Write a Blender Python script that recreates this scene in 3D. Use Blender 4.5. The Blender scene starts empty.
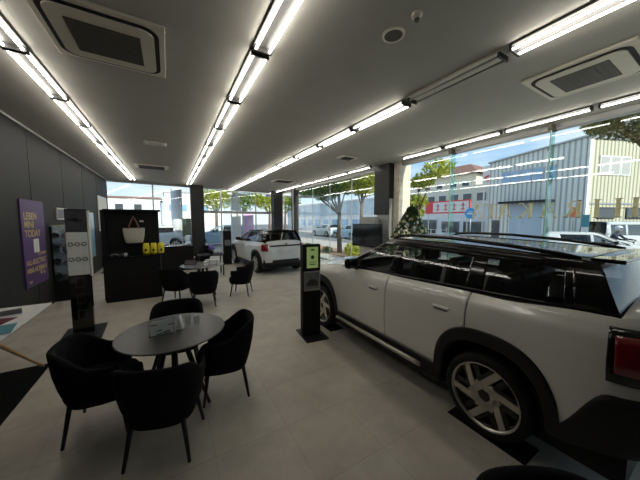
import bpy, bmesh, math, random
from mathutils import Vector, Matrix
R = math.radians
PI = math.pi
random.seed(7)
sc = bpy.context.scene
col = sc.collection

# ---------------------------------------------------------------- camera, sky, sun, exposure
cam_d = bpy.data.cameras.new('camera'); cam = bpy.data.objects.new('camera', cam_d); col.objects.link(cam)
cam_d.sensor_width = 36; cam_d.lens = 14.4; cam_d.clip_start = 0.05; cam_d.clip_end = 500
cam.location = (0, 0, 1.85); cam.rotation_euler = (R(90 - 4.467), 0, R(-30.46))
sc.camera = cam
sc.view_settings.view_transform = 'Standard'; sc.view_settings.look = 'None'
sc.view_settings.gamma = 1; sc.view_settings.use_curve_mapping = False
sc.view_settings.exposure = 1.0
SKY = 0.80; SUN = 3.0; TUBE = 10.0

w = bpy.data.worlds.new('sky'); sc.world = w; w.use_nodes = True
nt = w.node_tree; nt.nodes.clear()
def N(nt, t, **k):
    n = nt.nodes.new(t)
    for a, b in k.items(): setattr(n, a, b)
    return n
tc = N(nt, 'ShaderNodeTexCoord'); sep = N(nt, 'ShaderNodeSeparateXYZ')
nt.links.new(tc.outputs['Generated'], sep.inputs[0])
rp = N(nt, 'ShaderNodeValToRGB'); nt.links.new(sep.outputs['Z'], rp.inputs[0])
cr = rp.color_ramp; cr.elements[0].position = 0.0; cr.elements[0].color = (.72, .78, .83, 1)
cr.elements[1].position = .6; cr.elements[1].color = (.22, .34, .55, 1)
e = cr.elements.new(.16); e.color = (.33, .50, .74, 1)
mp = N(nt, 'ShaderNodeMapping'); mp.inputs['Scale'].default_value = (2.2, 2.2, 9)
nt.links.new(tc.outputs['Generated'], mp.inputs[0])
nz = N(nt, 'ShaderNodeTexNoise'); nz.inputs['Scale'].default_value = 1.6; nz.inputs['Detail'].default_value = 6
nt.links.new(mp.outputs[0], nz.inputs['Vector'])
r2 = N(nt, 'ShaderNodeValToRGB'); nt.links.new(nz.outputs['Fac'], r2.inputs[0])
r2.color_ramp.elements[0].position = .42; r2.color_ramp.elements[0].color = (0, 0, 0, 1)
r2.color_ramp.elements[1].position = .70; r2.color_ramp.elements[1].color = (.75, .75, .75, 1)
mx = N(nt, 'ShaderNodeMix', data_type='RGBA'); nt.links.new(r2.outputs[0], mx.inputs[0])
nt.links.new(rp.outputs[0], mx.inputs[6]); mx.inputs[7].default_value = (.84, .85, .86, 1)
bg = N(nt, 'ShaderNodeBackground'); bg.inputs[1].default_value = SKY
nt.links.new(mx.outputs[2], bg.inputs[0]); wo = N(nt, 'ShaderNodeOutputWorld'); nt.links.new(bg.outputs[0], wo.inputs[0])

sd = bpy.data.lights.new('sun', 'SUN'); sd.energy = SUN; sd.angle = R(.6); sd.color = (1, .93, .80)
so = bpy.data.objects.new('sun', sd); col.objects.link(so)
so.rotation_euler = Vector((.15, -.85, .50)).to_track_quat('Z', 'Y').to_euler(); so.location = (5, -10, 20)

# ---------------------------------------------------------------- materials
MATS = {}
def mat(name, c, rough=.5, metal=0, spec=.5, coat=0, noise=0, nscale=20, bump=0, trans=0, emit=0, ecol=None):
    if name in MATS: return MATS[name]
    m = bpy.data.materials.new(name); m.use_nodes = True; t = m.node_tree
    b = t.nodes['Principled BSDF']
    b.inputs['Base Color'].default_value = (*c, 1); b.inputs['Roughness'].default_value = rough
    b.inputs['Metallic'].default_value = metal; b.inputs['Specular IOR Level'].default_value = spec
    b.inputs['Coat Weight'].default_value = coat; b.inputs['Coat Roughness'].default_value = .04
    b.inputs['Transmission Weight'].default_value = trans
    if emit:
        b.inputs['Emission Color'].default_value = (*(ecol or c), 1); b.inputs['Emission Strength'].default_value = emit
    if noise or bump:
        tx = N(t, 'ShaderNodeTexCoord'); n = N(t, 'ShaderNodeTexNoise'); n.inputs['Scale'].default_value = nscale; n.inputs['Detail'].default_value = 5
        t.links.new(tx.outputs['Object'], n.inputs['Vector'])
        if noise:
            r = N(t, 'ShaderNodeValToRGB'); t.links.new(n.outputs['Fac'], r.inputs[0])
            r.color_ramp.elements[0].position = .3; r.color_ramp.elements[1].position = .7
            r.color_ramp.elements[0].color = (*[max(0, x * (1 - noise)) for x in c], 1)
            r.color_ramp.elements[1].color = (*[min(1, x * (1 + noise)) for x in c], 1)
            t.links.new(r.outputs[0], b.inputs['Base Color'])
        if bump:
            bp = N(t, 'ShaderNodeBump'); bp.inputs['Strength'].default_value = bump; bp.inputs['Distance'].default_value = .01
            t.links.new(n.outputs['Fac'], bp.inputs['Height']); t.links.new(bp.outputs[0], b.inputs['Normal'])
    MATS[name] = m; return m

def glass_mat(name, tint, refl=1.0, rough=0.0, ior=1.5):
    m = bpy.data.materials.new(name); m.use_nodes = True; t = m.node_tree; t.nodes.clear()
    o = N(t, 'ShaderNodeOutputMaterial'); tr = N(t, 'ShaderNodeBsdfTransparent'); tr.inputs[0].default_value = (*tint, 1)
    g = N(t, 'ShaderNodeBsdfGlossy'); g.inputs['Roughness'].default_value = rough; g.inputs['Color'].default_value = (refl, refl, refl, 1)
    lw = N(t, 'ShaderNodeLayerWeight'); lw.inputs[0].default_value = .5
    pw = N(t, 'ShaderNodeMath', operation='POWER'); pw.inputs[1].default_value = 5; t.links.new(lw.outputs['Facing'], pw.inputs[0])
    f0 = ((ior - 1) / (ior + 1)) ** 2
    f = N(t, 'ShaderNodeMath', operation='MULTIPLY_ADD'); f.inputs[1].default_value = 1 - f0; f.inputs[2].default_value = f0; t.links.new(pw.outputs[0], f.inputs[0])
    mi = N(t, 'ShaderNodeMixShader'); t.links.new(f.outputs[0], mi.inputs[0]); t.links.new(tr.outputs[0], mi.inputs[1]); t.links.new(g.outputs[0], mi.inputs[2])
    t.links.new(mi.outputs[0], o.inputs[0]); MATS[name] = m; return m

def tile_mat(name, c1, c2, mortar, w_, h_, msize, rough, off=.5, rot=0, loc=(0, 0, 0), bump=0.0, noise=.17):
    m = bpy.data.materials.new(name); m.use_nodes = True; t = m.node_tree; b = t.nodes['Principled BSDF']
    tx = N(t, 'ShaderNodeTexCoord'); mp = N(t, 'ShaderNodeMapping'); mp.inputs['Rotation'].default_value = (0, 0, rot); mp.inputs['Location'].default_value = loc
    t.links.new(tx.outputs['Object'], mp.inputs[0])
    br = N(t, 'ShaderNodeTexBrick'); br.offset = off; br.inputs['Scale'].default_value = 1
    br.inputs['Brick Width'].default_value = w_; br.inputs['Row Height'].default_value = h_; br.inputs['Mortar Size'].default_value = msize
    br.inputs['Color1'].default_value = (*c1, 1); br.inputs['Color2'].default_value = (*c2, 1); br.inputs['Mortar'].default_value = (*mortar, 1)
    t.links.new(mp.outputs[0], br.inputs['Vector'])
    n = N(t, 'ShaderNodeTexNoise'); n.inputs['Scale'].default_value = 2.5; n.inputs['Detail'].default_value = 8; n.inputs['Roughness'].default_value = .65
    t.links.new(tx.outputs['Object'], n.inputs['Vector'])
    mr = N(t, 'ShaderNodeMapRange'); mr.inputs['To Min'].default_value = 1 - noise; mr.inputs['To Max'].default_value = 1 + noise
    mr.inputs['From Min'].default_value = .3; mr.inputs['From Max'].default_value = .7
    t.links.new(n.outputs['Fac'], mr.inputs[0])
    vm = N(t, 'ShaderNodeVectorMath', operation='SCALE'); t.links.new(br.outputs['Color'], vm.inputs[0]); t.links.new(mr.outputs[0], vm.inputs['Scale'])
    t.links.new(vm.outputs[0], b.inputs['Base Color']); b.inputs['Roughness'].default_value = rough
    MATS[name] = m; return m

def wave_mat(name, c1, c2, scale, axis='X', rough=.6):
    m = bpy.data.materials.new(name); m.use_nodes = True; t = m.node_tree; b = t.nodes['Principled BSDF']
    tx = N(t, 'ShaderNodeTexCoord'); wv = N(t, 'ShaderNodeTexWave', bands_direction=axis); wv.inputs['Scale'].default_value = scale
    t.links.new(tx.outputs['Object'], wv.inputs['Vector']); r = N(t, 'ShaderNodeValToRGB'); t.links.new(wv.outputs['Fac'], r.inputs[0])
    r.color_ramp.elements[0].color = (*c1, 1); r.color_ramp.elements[1].color = (*c2, 1)
    r.color_ramp.elements[0].position = .15; r.color_ramp.elements[1].position = .5
    t.links.new(r.outputs[0], b.inputs['Base Color']); b.inputs['Roughness'].default_value = rough
    MATS[name] = m; return m

def leaf_mat(name, c1, c2, c3):
    m = bpy.data.materials.new(name); m.use_nodes = True; t = m.node_tree; b = t.nodes['Principled BSDF']
    tx = N(t, 'ShaderNodeTexCoord'); n = N(t, 'ShaderNodeTexNoise'); n.inputs['Scale'].default_value = 5; n.inputs['Detail'].default_value = 4
    t.links.new(tx.outputs['Object'], n.inputs['Vector']); r = N(t, 'ShaderNodeValToRGB'); t.links.new(n.outputs['Fac'], r.inputs[0])
    r.color_ramp.elements[0].position = .3; r.color_ramp.elements[0].color = (*c1, 1)
    r.color_ramp.elements[1].position = .7; r.color_ramp.elements[1].color = (*c3, 1)
    e = r.color_ramp.elements.new(.5); e.color = (*c2, 1)
    t.links.new(r.outputs[0], b.inputs['Base Color']); b.inputs['Roughness'].default_value = .6
    ts = N(t, 'ShaderNodeBsdfTranslucent'); t.links.new(r.outputs[0], ts.inputs[0])
    mi = N(t, 'ShaderNodeMixShader'); mi.inputs[0].default_value = .4
    t.links.new(b.outputs[0], mi.inputs[1]); t.links.new(ts.outputs[0], mi.inputs[2])
    t.links.new(mi.outputs[0], t.nodes['Material Output'].inputs[0])
    MATS[name] = m; return m

mat('ceiling_white', (.42, .405, .36), .8, noise=.03, nscale=3)
mat('wall_dark', (.0125, .013, .0122), .65, noise=.1, nscale=4)
mat('clad_dark', (.015, .015, .016), .5, noise=.1, nscale=5)
mat('light_grey', (.42, .42, .41), .6, noise=.04, nscale=6)
mat('beige_stone', (.62, .56, .47), .7, noise=.15, nscale=8)
tile_mat('floor_tile', (.515, .487, .415), (.495, .443, .38), (.38, .365, .31), .6, .6, .003, .42, off=0, loc=(.36, -.24 + .02, 0))
mat('black_fabric', (.0055, .0058, .007), .9, spec=.15, noise=.4, nscale=120, bump=.3)
mat('black_metal', (.010, .010, .011), .4, spec=.4, noise=.15, nscale=30)
mat('black_gloss', (.006, .006, .007), .08, spec=.5, noise=.1, nscale=10)
mat('black_matt', (.008, .008, .009), .6, spec=.25, noise=.2, nscale=30)
mat('table_top', (.055, .053, .05), .32, spec=.35, noise=.1, nscale=12)
mat('pale_top', (.22, .225, .23), .12, spec=.6, noise=.05, nscale=12)
mat('white_plastic', (.62, .60, .54), .45, noise=.03, nscale=10)
mat('cream_panel', (.72, .67, .56), .45, noise=.03, nscale=10)
mat('grille_brown', (.09, .078, .062), .6, noise=.1, nscale=30)
mat('white_paper', (.72, .72, .70), .6, noise=.03, nscale=20)
mat('batten_white', (.09, .09, .085), .5, noise=.05, nscale=10)
mat('batten_cap', (.04, .04, .037), .5, noise=.05, nscale=10)
mat('tube_lit', (1, .97, .9), .4, emit=TUBE, ecol=(1, .95, .86))
mat('tube_off', (.35, .35, .34), .3, noise=.03)
mat('chrome', (.62, .61, .58), .18, metal=1, noise=.03)
mat('satin_silver', (.55, .52, .46), .32, metal=.9, noise=.05)
mat('aluminium', (.45, .46, .46), .35, metal=.8, noise=.05)
mat('car_white', (.80, .785, .73), .28, coat=.8, noise=.01, nscale=2)
mat('car_pearl', (.70, .71, .72), .28, coat=.8, noise=.01, nscale=2)
mat('car_blue', (.32, .48, .62), .3, coat=.8, noise=.02, nscale=2)
mat('car_silver', (.5, .53, .56), .3, coat=.8, noise=.02, nscale=2)
mat('rubber', (.011, .011, .012), .7, spec=.3, noise=.2, nscale=40)
mat('cladding', (.012, .012, .013), .55, spec=.35, noise=.1, nscale=60)
mat('tail_red', (.22, .008, .012), .12, coat=.6, noise=.2, nscale=20)
mat('lamp_clear', (.6, .6, .62), .1, coat=.6, noise=.05)
mat('interior_dark', (.012, .012, .013), .6, noise=.2)
mat('seat_leather', (.016, .015, .016), .5, noise=.2)
mat('wood', (.50, .34, .18), .45, noise=.2, nscale=12)
mat('plate_white', (.75, .75, .72), .4, noise=.02)
mat('canvas', (.50, .46, .38), .85, noise=.08, nscale=40, bump=.3)
mat('strap_brown', (.30, .15, .10), .7, noise=.1)
mat('yellow_bag', (.75, .62, .02), .5, noise=.1)
mat('poster_purple', (.085, .03, .14), .45, noise=.25, nscale=1.2)
mat('poster_gold', (.55, .42, .18), .5, noise=.1)
mat('screen_green', (.20, .27, .10), .25, emit=.13, ecol=(.45, .62, .22))
mat('screen_dark', (.03, .035, .04), .2, noise=.2)
mat('tv_glass', (.012, .014, .017), .14, spec=.6, noise=.1)
mat('grey_print', (.20, .21, .23), .4, noise=.35, nscale=9)
mat('sky_print', (.22, .42, .55), .35, noise=.3, nscale=5)
mat('dark_print', (.05, .05, .06), .4, noise=.3, nscale=9)
mat('orange', (.65, .22, .10), .5, noise=.1)
mat('teal', (.08, .26, .33), .4, noise=.1)
mat('maroon', (.10, .015, .02), .4, noise=.1)
mat('mat_black', (.010, .010, .011), .95, spec=.1, noise=.3, nscale=80)
mat('violet', (.28, .20, .70), .7, noise=.2, nscale=30)
mat('red_sign', (.75, .06, .06), .5, noise=.05)
mat('blue_sign', (.05, .35, .75), .5, noise=.05)
mat('gold_letter', (.85, .80, .48), .45, noise=.05)
mat('fin_green', (.45, .72, .65), .2, noise=.1)
mat('pale_gold', (.70, .66, .30), .4, noise=.05)
mat('helmet', (.7, .7, .72), .2, coat=.5, noise=.02)
mat('jacket', (.03, .035, .06), .8, noise=.2)
mat('skin', (.55, .36, .27), .6, noise=.05)
mat('asphalt', (.20, .20, .20), .85, noise=.15, nscale=6, bump=.2)
mat('sidewalk', (.52, .47, .42), .8, noise=.1, nscale=6)
mat('road_paint', (.75, .75, .72), .7, noise=.08)
mat('brown_soil', (.38, .22, .13), .9, noise=.3, nscale=8)
mat('kerb', (.5, .5, .48), .8, noise=.1)
mat('plaster_cream', (.70, .66, .55), .8, noise=.05)
mat('plaster_white', (.78, .78, .78), .8, noise=.04)
mat('pale_blue', (.50, .58, .64), .7, noise=.12, nscale=2)
mat('roof_brown', (.26, .13, .10), .8, noise=.15)
mat('window_blue', (.26, .42, .62), .1, spec=.8, noise=.1, nscale=1.5)
mat('window_dark', (.05, .06, .07), .1, spec=.8, noise=.1)
mat('canopy_white', (.66, .67, .69), .6, noise=.04)
mat('shutter', (.42, .52, .62), .5, noise=.03)
mat('bark', (.14, .10, .07), .9, noise=.35, nscale=14, bump=.5)
mat('purple_banner', (.80, .50, .86), .6, noise=.1)
mat('olive_board', (.20, .21, .14), .7, noise=.2)
wave_mat('siding_grey', (.38, .42, .40), (.74, .75, .70), 1.05, 'Y')
wave_mat('siding_cream', (.26, .245, .18), (.58, .55, .42), 1.0, 'X')
leaf_mat('leaves_green', (.05, .11, .02), (.12, .22, .035), (.30, .38, .05))
leaf_mat('leaves_yellow', (.14, .20, .02), (.38, .42, .04), (.62, .58, .08))
leaf_mat('leaves_dark', (.03, .06, .02), (.07, .11, .03), (.14, .17, .05))
leaf_mat('pine', (.03, .07, .02), (.06, .12, .04), (.12, .17, .06))
leaf_mat('leaves_autumn', (.10, .11, .035), (.22, .21, .07), (.42, .34, .14))
glass_mat('shop_glass', (.90, .95, .94))
glass_mat('fin_glass', (.72, .90, .86))
glass_mat('car_glass', (.80, .83, .80))
glass_mat('privacy_glass', (.42, .43, .42))
glass_mat('deep_tint_glass', (.12, .125, .13))
glass_mat('acrylic', (.88, .9, .9), ior=1.45)

# ---------------------------------------------------------------- mesh helpers
class MB:
    def __init__(s): s.bm = bmesh.new(); s.mi = 0; s.sm = False
    def _f(s, vs):
        try:
            f = s.bm.faces.new(vs); f.material_index = s.mi; f.smooth = s.sm; return f
        except ValueError: return None
    def box(s, x0, x1, y0, y1, z0, z1, bevel=0, M=None):
        g = bmesh.ops.create_cube(s.bm, size=1)
        vs = g['verts']
        for v in vs: v.co = Vector((x0 + (v.co.x + .5) * (x1 - x0), y0 + (v.co.y + .5) * (y1 - y0), z0 + (v.co.z + .5) * (z1 - z0)))
        fs = set(f for v in vs for f in v.link_faces)
        if bevel:
            es = list(set(e for v in vs for e in v.link_edges))
            r = bmesh.ops.bevel(s.bm, geom=es, offset=bevel, segments=2, profile=.5, affect='EDGES')
            fs = set(r['faces']) | set(f for v in r['verts'] for f in v.link_faces); vs = list(set(v for f in fs for v in f.verts))
        for f in fs: f.material_index = s.mi
        if M is not None:
            for v in vs: v.co = M @ v.co
        return s
    def tube(s, pts, rad, n=10, caps=True):
        pts = [Vector(p) for p in pts]; rs = rad if isinstance(rad, (list, tuple)) else [rad] * len(pts)
        rings = []
        up = Vector((0, 0, 1))
        d0 = (pts[1] - pts[0]).normalized()
        a = d0.cross(up) if abs(d0.dot(up)) < .95 else d0.cross(Vector((1, 0, 0))); a.normalize()
        for i, p in enumerate(pts):
            d = (pts[min(i + 1, len(pts) - 1)] - pts[max(i - 1, 0)]).normalized()
            a = (a - d * a.dot(d)).normalized(); b = d.cross(a)
            rings.append([s.bm.verts.new(p + (a * math.cos(2 * PI * k / n) + b * math.sin(2 * PI * k / n)) * rs[i]) for k in range(n)])
        for r0, r1 in zip(rings, rings[1:]):
            for k in range(n):
                f = s._f([r0[k], r0[(k + 1) % n], r1[(k + 1) % n], r1[k]])
                if f: f.smooth = True
        if caps: s._f(rings[0][::-1]); s._f(rings[-1])
        return s
    def lathe(s, prof, n=24, c=(0, 0, 0), axis='Z', caps=True):
        c = Vector(c); rings = []
        for r, z in prof:
            ring = []
            for k in range(n):
                a = 2 * PI * k / n
                p = {'Z': (r * math.cos(a), r * math.sin(a), z), 'X': (z, r * math.cos(a), r * math.sin(a)), 'Y': (r * math.sin(a), z, r * math.cos(a))}[axis]
                ring.append(s.bm.verts.new(c + Vector(p)))
            rings.append(ring)
        for r0, r1 in zip(rings, rings[1:]):
            for k in range(n):
                f = s._f([r0[k], r0[(k + 1) % n], r1[(k + 1) % n], r1[k]])
                if f: f.smooth = True
        if caps: s._f(rings[0][::-1]); s._f(rings[-1])
        return s
    def poly(s, pts, d=None):
        vs = [s.bm.verts.new(p) for p in pts]; s._f(vs)
        if d is not None:
            d = Vector(d); ws = [s.bm.verts.new(Vector(p) + d) for p in pts]; s._f(ws[::-1])
            for i in range(len(vs)):
                j = (i + 1) % len(vs); s._f([vs[j], vs[i], ws[i], ws[j]])
        return s
    def grid(s, rows, closed=False, smooth=True):
        vv = [[s.bm.verts.new(p) if p is not None else None for p in r] for r in rows]
        for r0, r1 in zip(vv, vv[1:]):
            m = len(r0)
            for k in range(m if closed else m - 1):
                q = [r0[k], r0[(k + 1) % m], r1[(k + 1) % m], r1[k]]
                if None in q: continue
                f = s._f(q)
                if f: f.smooth = smooth
        return vv
    def ball(s, c, r, seg=12, sc_=(1, 1, 1)):
        g = bmesh.ops.create_uvsphere(s.bm, u_segments=seg, v_segments=max(6, seg // 2), radius=r)
        for v in g['verts']: v.co = Vector((v.co.x * sc_[0], v.co.y * sc_[1], v.co.z * sc_[2])) + Vector(c)
        for f in set(f for v in g['verts'] for f in v.link_faces): f.smooth = True; f.material_index = s.mi
        return s
    def build(s, name, m, parent=None, loc=None, normals=True, weld=0):
        if weld: bmesh.ops.remove_doubles(s.bm, verts=s.bm.verts, dist=weld)
        if normals: bmesh.ops.recalc_face_normals(s.bm, faces=s.bm.faces)
        me = bpy.data.meshes.new(name); s.bm.to_mesh(me); s.bm.free()
        for k in (m if isinstance(m, (list, tuple)) else [m]): me.materials.append(MATS[k])
        o = bpy.data.objects.new(name, me); col.objects.link(o)
        if parent: o.parent = parent
        if loc: o.location = loc
        return o
def tag(o, label=None, cat=None, group=None, kind=None):
    if label: o['label'] = label
    if cat: o['category'] = cat
    if group: o['group'] = group
    if kind: o['kind'] = kind
    return o
def thing(name, label, cat, loc=(0, 0, 0), rz=0, group=None):
    o = bpy.data.objects.new(name, None); o.empty_display_size = .1; col.objects.link(o)
    o.location = loc; o.rotation_euler = (0, 0, rz); return tag(o, label, cat, group)
def struct(name, mb, m, parent=None): return tag(mb.build(name, m, parent), kind='structure')
def sempty(name, loc=(0, 0, 0)):
    o = bpy.data.objects.new(name, None); col.objects.link(o); o.location = loc; o['kind'] = 'structure'; return o
def copy_tree(o, parent=None):
    c = o.copy(); col.objects.link(c); c.parent = parent
    for ch in list(o.children): copy_tree(ch, c)
    return c
def solid(o, t, off=0):
    md = o.modifiers.new('solid', 'SOLIDIFY'); md.thickness = t; md.offset = off; return o
def text_mesh(s, size, m, name, parent, loc, rot, extrude=.001, label=None, align='LEFT'):
    cu = bpy.data.curves.new(name, 'FONT'); cu.body = s; cu.size = size; cu.extrude = extrude; cu.offset = size * .02; cu.align_x = align
    t = bpy.data.objects.new(name, cu); col.objects.link(t)
    dg = bpy.context.evaluated_depsgraph_get(); me = bpy.data.meshes.new_from_object(t.evaluated_get(dg))
    bpy.data.objects.remove(t); me.materials.clear(); me.materials.append(MATS[m])
    o = bpy.data.objects.new(name, me); col.objects.link(o); o.parent = parent; o.location = loc; o.rotation_euler = rot
    if label: o['label'] = label
    return o

# ---------------------------------------------------------------- the setting
H = 3.62; XL, XR, YB = -2.3, 6.28, -3.0
YL, YR = 14.5, 15.85                      # the far glass front runs slightly aslant
def yb(x): return YL + (YR - YL) * (x - XL) / (XR - XL)
struct('floor', MB().poly([(XL, YB, 0), (XR + .1, YB, 0), (XR + .1, YR, 0), (XL, YL, 0)], (0, 0, -.1)), 'floor_tile')
struct('ceiling', MB().poly([(XL - .2, YB, H), (XR + .15, YB, H), (XR + .15, YR + .1, H), (XL - .2, YL + .1, H)], (0, 0, .2)), 'ceiling_white')
struct('wall_left', MB().box(XL - .2, XL, YB, YL + .1, 0, H), 'wall_dark')
struct('wall_rear', MB().box(XL - .2, 3.6, YB - .2, YB, 0, H).box(3.6, XR + .15, YB - .2, YB, 3.0, H).box(3.6, XR + .15, YB - .2, YB, 0, .5), 'wall_dark')
w6 = sempty('added_window_6', (3.6, YB - .1, 0))  # unseen window added behind the camera to brighten the near car's rear reflection
MB().box(0, 2.8, -.006, .006, .5, 3.0).build('window_pane', 'shop_glass', w6)
for x in (0, 1.35, 2.72): MB().box(x, x + .05, -.04, .04, .5, 3.0).build('mullion', 'aluminium', w6)
m = MB()
for yy in (7.2, 9.0, 10.8, 12.6): m.box(XL - .002, XL + .006, yy, yy + .02, .1, H)
struct('trim_1', m, 'clad_dark')
struct('baseboard_left', MB().box(XL, XL + .015, YB, YL, 0, .08), 'clad_dark')
struct('trim_2', MB().box(XL, XL + .03, YB, YL, H - .04, H), 'light_grey')

# right glass front, near part: kerb, head, panes, fins
def glass_side(name, y0, y1, joints):
    wn = sempty(name, (XR, (y0 + y1) / 2, 0))
    cy = (y0 + y1) / 2
    MB().box(-.05, .1, y0 - cy, y1 - cy, 0, .06).build('window_sill', 'aluminium', wn)
    MB().box(-.06, .1, y0 - cy, y1 - cy, H - .10, H - .005).build('window_frame', 'light_grey', wn)
    ys = [y0] + joints + [y1]
    for a, b in zip(ys, ys[1:]):
        MB().box(0, .012, a - cy + .004, b - cy - .004, .06, H - .1).build('window_pane', 'shop_glass', wn)
    return wn
w1 = glass_side('window_1', YB, 5.62, [-1.8, .05, 2.02, 3.95])
for yy in (3.95, 2.02, .05):
    MB().box(-.17, 0, yy - w1.location.y - .01, yy - w1.location.y + .01, .06, H - .1).build('glass_fin', 'fin_glass', w1)
    MB().box(-.18, -.17, yy - w1.location.y - .011, yy - w1.location.y + .011, .06, H - .1).build('fin_edge', 'fin_green', w1)
    MB().box(-.25, .01, yy - w1.location.y - .03, yy - w1.location.y + .03, H - .13, H - .02).build('fin_clamp', 'grille_brown', w1)
w2 = glass_side('window_2', 6.9, 13.3, [8.2, 9.8, 11.4])
for yy in (8.2, 9.8, 11.4):
    MB().box(-.012, .02, yy - w2.location.y - .008, yy - w2.location.y + .008, .06, H - .1).build('joint_seal', 'aluminium', w2)
w3 = glass_side('window_3', 13.75, 15.6, [14.6])

# columns
m = MB().box(5.95, 6.40, 5.88, 6.54, 2.02, H); struct('column_cladding', m, 'clad_dark')
struct('column_base', MB().box(6.0, 6.40, 5.90, 6.45, 0, 2.02).box(5.97, 6.28, 5.86, 5.878, 0, 2.52), 'light_grey')
struct('pier', MB().box(6.12, 6.62, 5.62, 5.84, 0, H), 'beige_stone')
struct('column_far_right', MB().box(5.55, 6.1, 15.0, 15.5, 0, H).box(6.16, 6.4, 13.3, 13.75, 0, H), 'clad_dark')
struct('column_far_right_trim', MB().box(6.13, 6.2, 15.1, 15.2, 0, H).box(6.10, 6.17, 13.4, 13.5, 0, H), 'light_grey')
struct('column_far', MB().box(.98, 1.58, 14.45, 14.95, 0, H), 'clad_dark')

# far glass front
def glass_far(name, x0, x1, bars, transom=None):
    wn = sempty(name, (x0, yb(x0), 0)); wn.rotation_euler = (0, 0, math.atan2(YR - YL, XR - XL))
    L = (x1 - x0) / math.cos(wn.rotation_euler.z)
    MB().box(0, L, -.04, .04, 0, .08).build('window_sill', 'aluminium', wn)
    MB().box(0, L, -.05, .05, H - .09, H - .004).build('window_frame', 'light_grey', wn)
    xs = [0] + [(b - x0) / (x1 - x0) * L for b in bars] + [L]
    for a, b in zip(xs, xs[1:]): MB().box(a + .003, b - .003, -.006, .006, .08, H - .09).build('window_pane', 'shop_glass', wn)
    for b in xs[1:-1]: MB().box(b - .03, b + .03, -.03, .03, .08, H - .09).build('mullion', 'aluminium', wn)
    if transom: MB().box(0, L, -.06, .05, transom, transom + .14).build('transom', 'light_grey', wn)
    return wn
glass_far('window_4', XL + .02, .98, [-.62])
glass_far('window_5', 1.58, 5.55, [2.55, 3.45, 4.6], 2.22)

# ---------------------------------------------------------------- ceiling services
def make_batten(lit=True, twin=True):
    t = thing('light_batten', 'x', 'ceiling light')
    L = 1.2
    wd = .095 if twin else .05
    MB().box(-wd, wd, -L / 2, L / 2, -.025, 0, .004).build('housing', 'batten_white' if lit else 'cream_panel', t)
    for e in (-1, 1): MB().box(-wd * 1.0, wd * 1.0, e * (L / 2 - .012) - .012, e * (L / 2 - .012) + .012, -.075, -.02, .003).build('lamp_holder', 'batten_cap', t)
    for x in ((-.068, .068) if twin else (0,)):
        MB().tube([(x, -L / 2 + .02, -.058), (x, L / 2 - .02, -.055)], .0115, 8).build('tube', 'tube_lit' if lit else 'tube_off', t)
    return t
ords = ['nearest', 'second', 'third', 'fourth', 'fifth', 'sixth', 'seventh', 'eighth', 'ninth', 'tenth', 'eleventh', 'twelfth', 'thirteenth']
lit_proto = make_batten(); single_proto = None; used = [False, False]
rows = [('leftmost row beside the dark wall', -1.27, 2.68, 9, 1.22, True), ('row over the round tables', .89, 1.45, 10, 1.255, True),
        ('row over the parked cars', 3.12, .14, 12, 1.285, True), ('row along the window wall', 5.74, .10, 12, 1.27, False)]
single = make_batten(True, False)
for rname, x, y0, n, pitch, twin in rows:
    for i in range(n):
        if not twin and i == 4: continue
        yc = y0 + pitch * (i + .5)
        if x > 3 and x < 4 and i == 1:
            o = make_batten(False); lab = 'unlit dark twin tube batten in the %s' % rname
        else:
            k = 0 if twin else 1
            pr = lit_proto if twin else single
            if used[k]: o = copy_tree(pr)
            else: o = pr; used[k] = True
            lab = '%s lit ceiling batten from the camera in the %s' % (ords[i], rname)
        o.location = (x, yc, H); o['label'] = lab; o['group'] = 'fluorescent battens in the ' + rname
def rrect(cx, cy, hx, hy, r, z, n=6):
    pts = []
    for qx, qy, a0 in ((1, 1, 0), (-1, 1, 90), (-1, -1, 180), (1, -1, 270)):
        for k in range(n + 1):
            a = R(a0 + 90 * k / n); pts.append((cx + qx * (hx - r) + r * math.cos(a), cy + qy * (hy - r) + r * math.sin(a), z))
    return pts
def make_ac(loc, label, rz=0):
    t = thing('ceiling_air_conditioner', label, 'air conditioner', loc, rz, None)
    MB().box(-.475, .475, -.475, .475, -.03, 0, .006).build('panel', 'cream_panel', t)
    m = MB(); a = rrect(0, 0, .425, .425, .13, -.031); b = rrect(0, 0, .385, .385, .10, -.031)
    m.grid([[Vector(p) for p in a] + [Vector(a[0])], [Vector(p) - Vector((0, 0, .006)) for p in a] + [Vector(a[0]) - Vector((0, 0, .006))], [Vector(p) - Vector((0, 0, .006)) for p in b] + [Vector(b[0]) - Vector((0, 0, .006))], [Vector(p) for p in b] + [Vector(b[0])]], smooth=False)
    m.build('air_slot', 'black_matt', t)
    MB().poly(rrect(0, 0, .385, .385, .10, -.031), (0, 0, -.018)).build('inner_frame', 'cream_panel', t)
    m = MB().box(-.27, .27, -.25, .25, -.056, -.049)
    g = m.build('intake_grille', 'grille_brown', t)
    m = MB()
    for k in range(9): m.box(-.27, .27, -.245 + k * .06, -.242 + k * .06, -.058, -.055)
    m.build('grille_bars', 'batten_cap', g)
    return t
make_ac((-.44, 3.34, H), 'square cassette air conditioner in the ceiling left of the row over the round tables')
make_ac((4.42, 1.17, H), 'square cassette air conditioner in the ceiling beside the window wall')
def make_duct(loc, w_, d_, label):
    t = thing('ceiling_vent', label, 'vent', loc)
    MB().box(-w_ / 2, w_ / 2, -d_ / 2, d_ / 2, -.03, 0, .005).build('frame', 'cream_panel', t)
    MB().box(-w_ / 2 + .12, w_ / 2 - .12, -d_ / 2 + .03, d_ / 2 - .03, -.05, -.028).build('opening', 'black_matt', t)
    return t
make_duct((-.42, 10.3, H), .95, .55, 'slim dark-slotted ceiling vent above the black display counter')
make_duct((4.55, 11.0, H), .95, .6, 'dark slotted ceiling vent above the small white hatchback')
make_duct((4.42, 6.0, H), .55, .3, 'small dark ceiling vent above the near white car bonnet')
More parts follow.
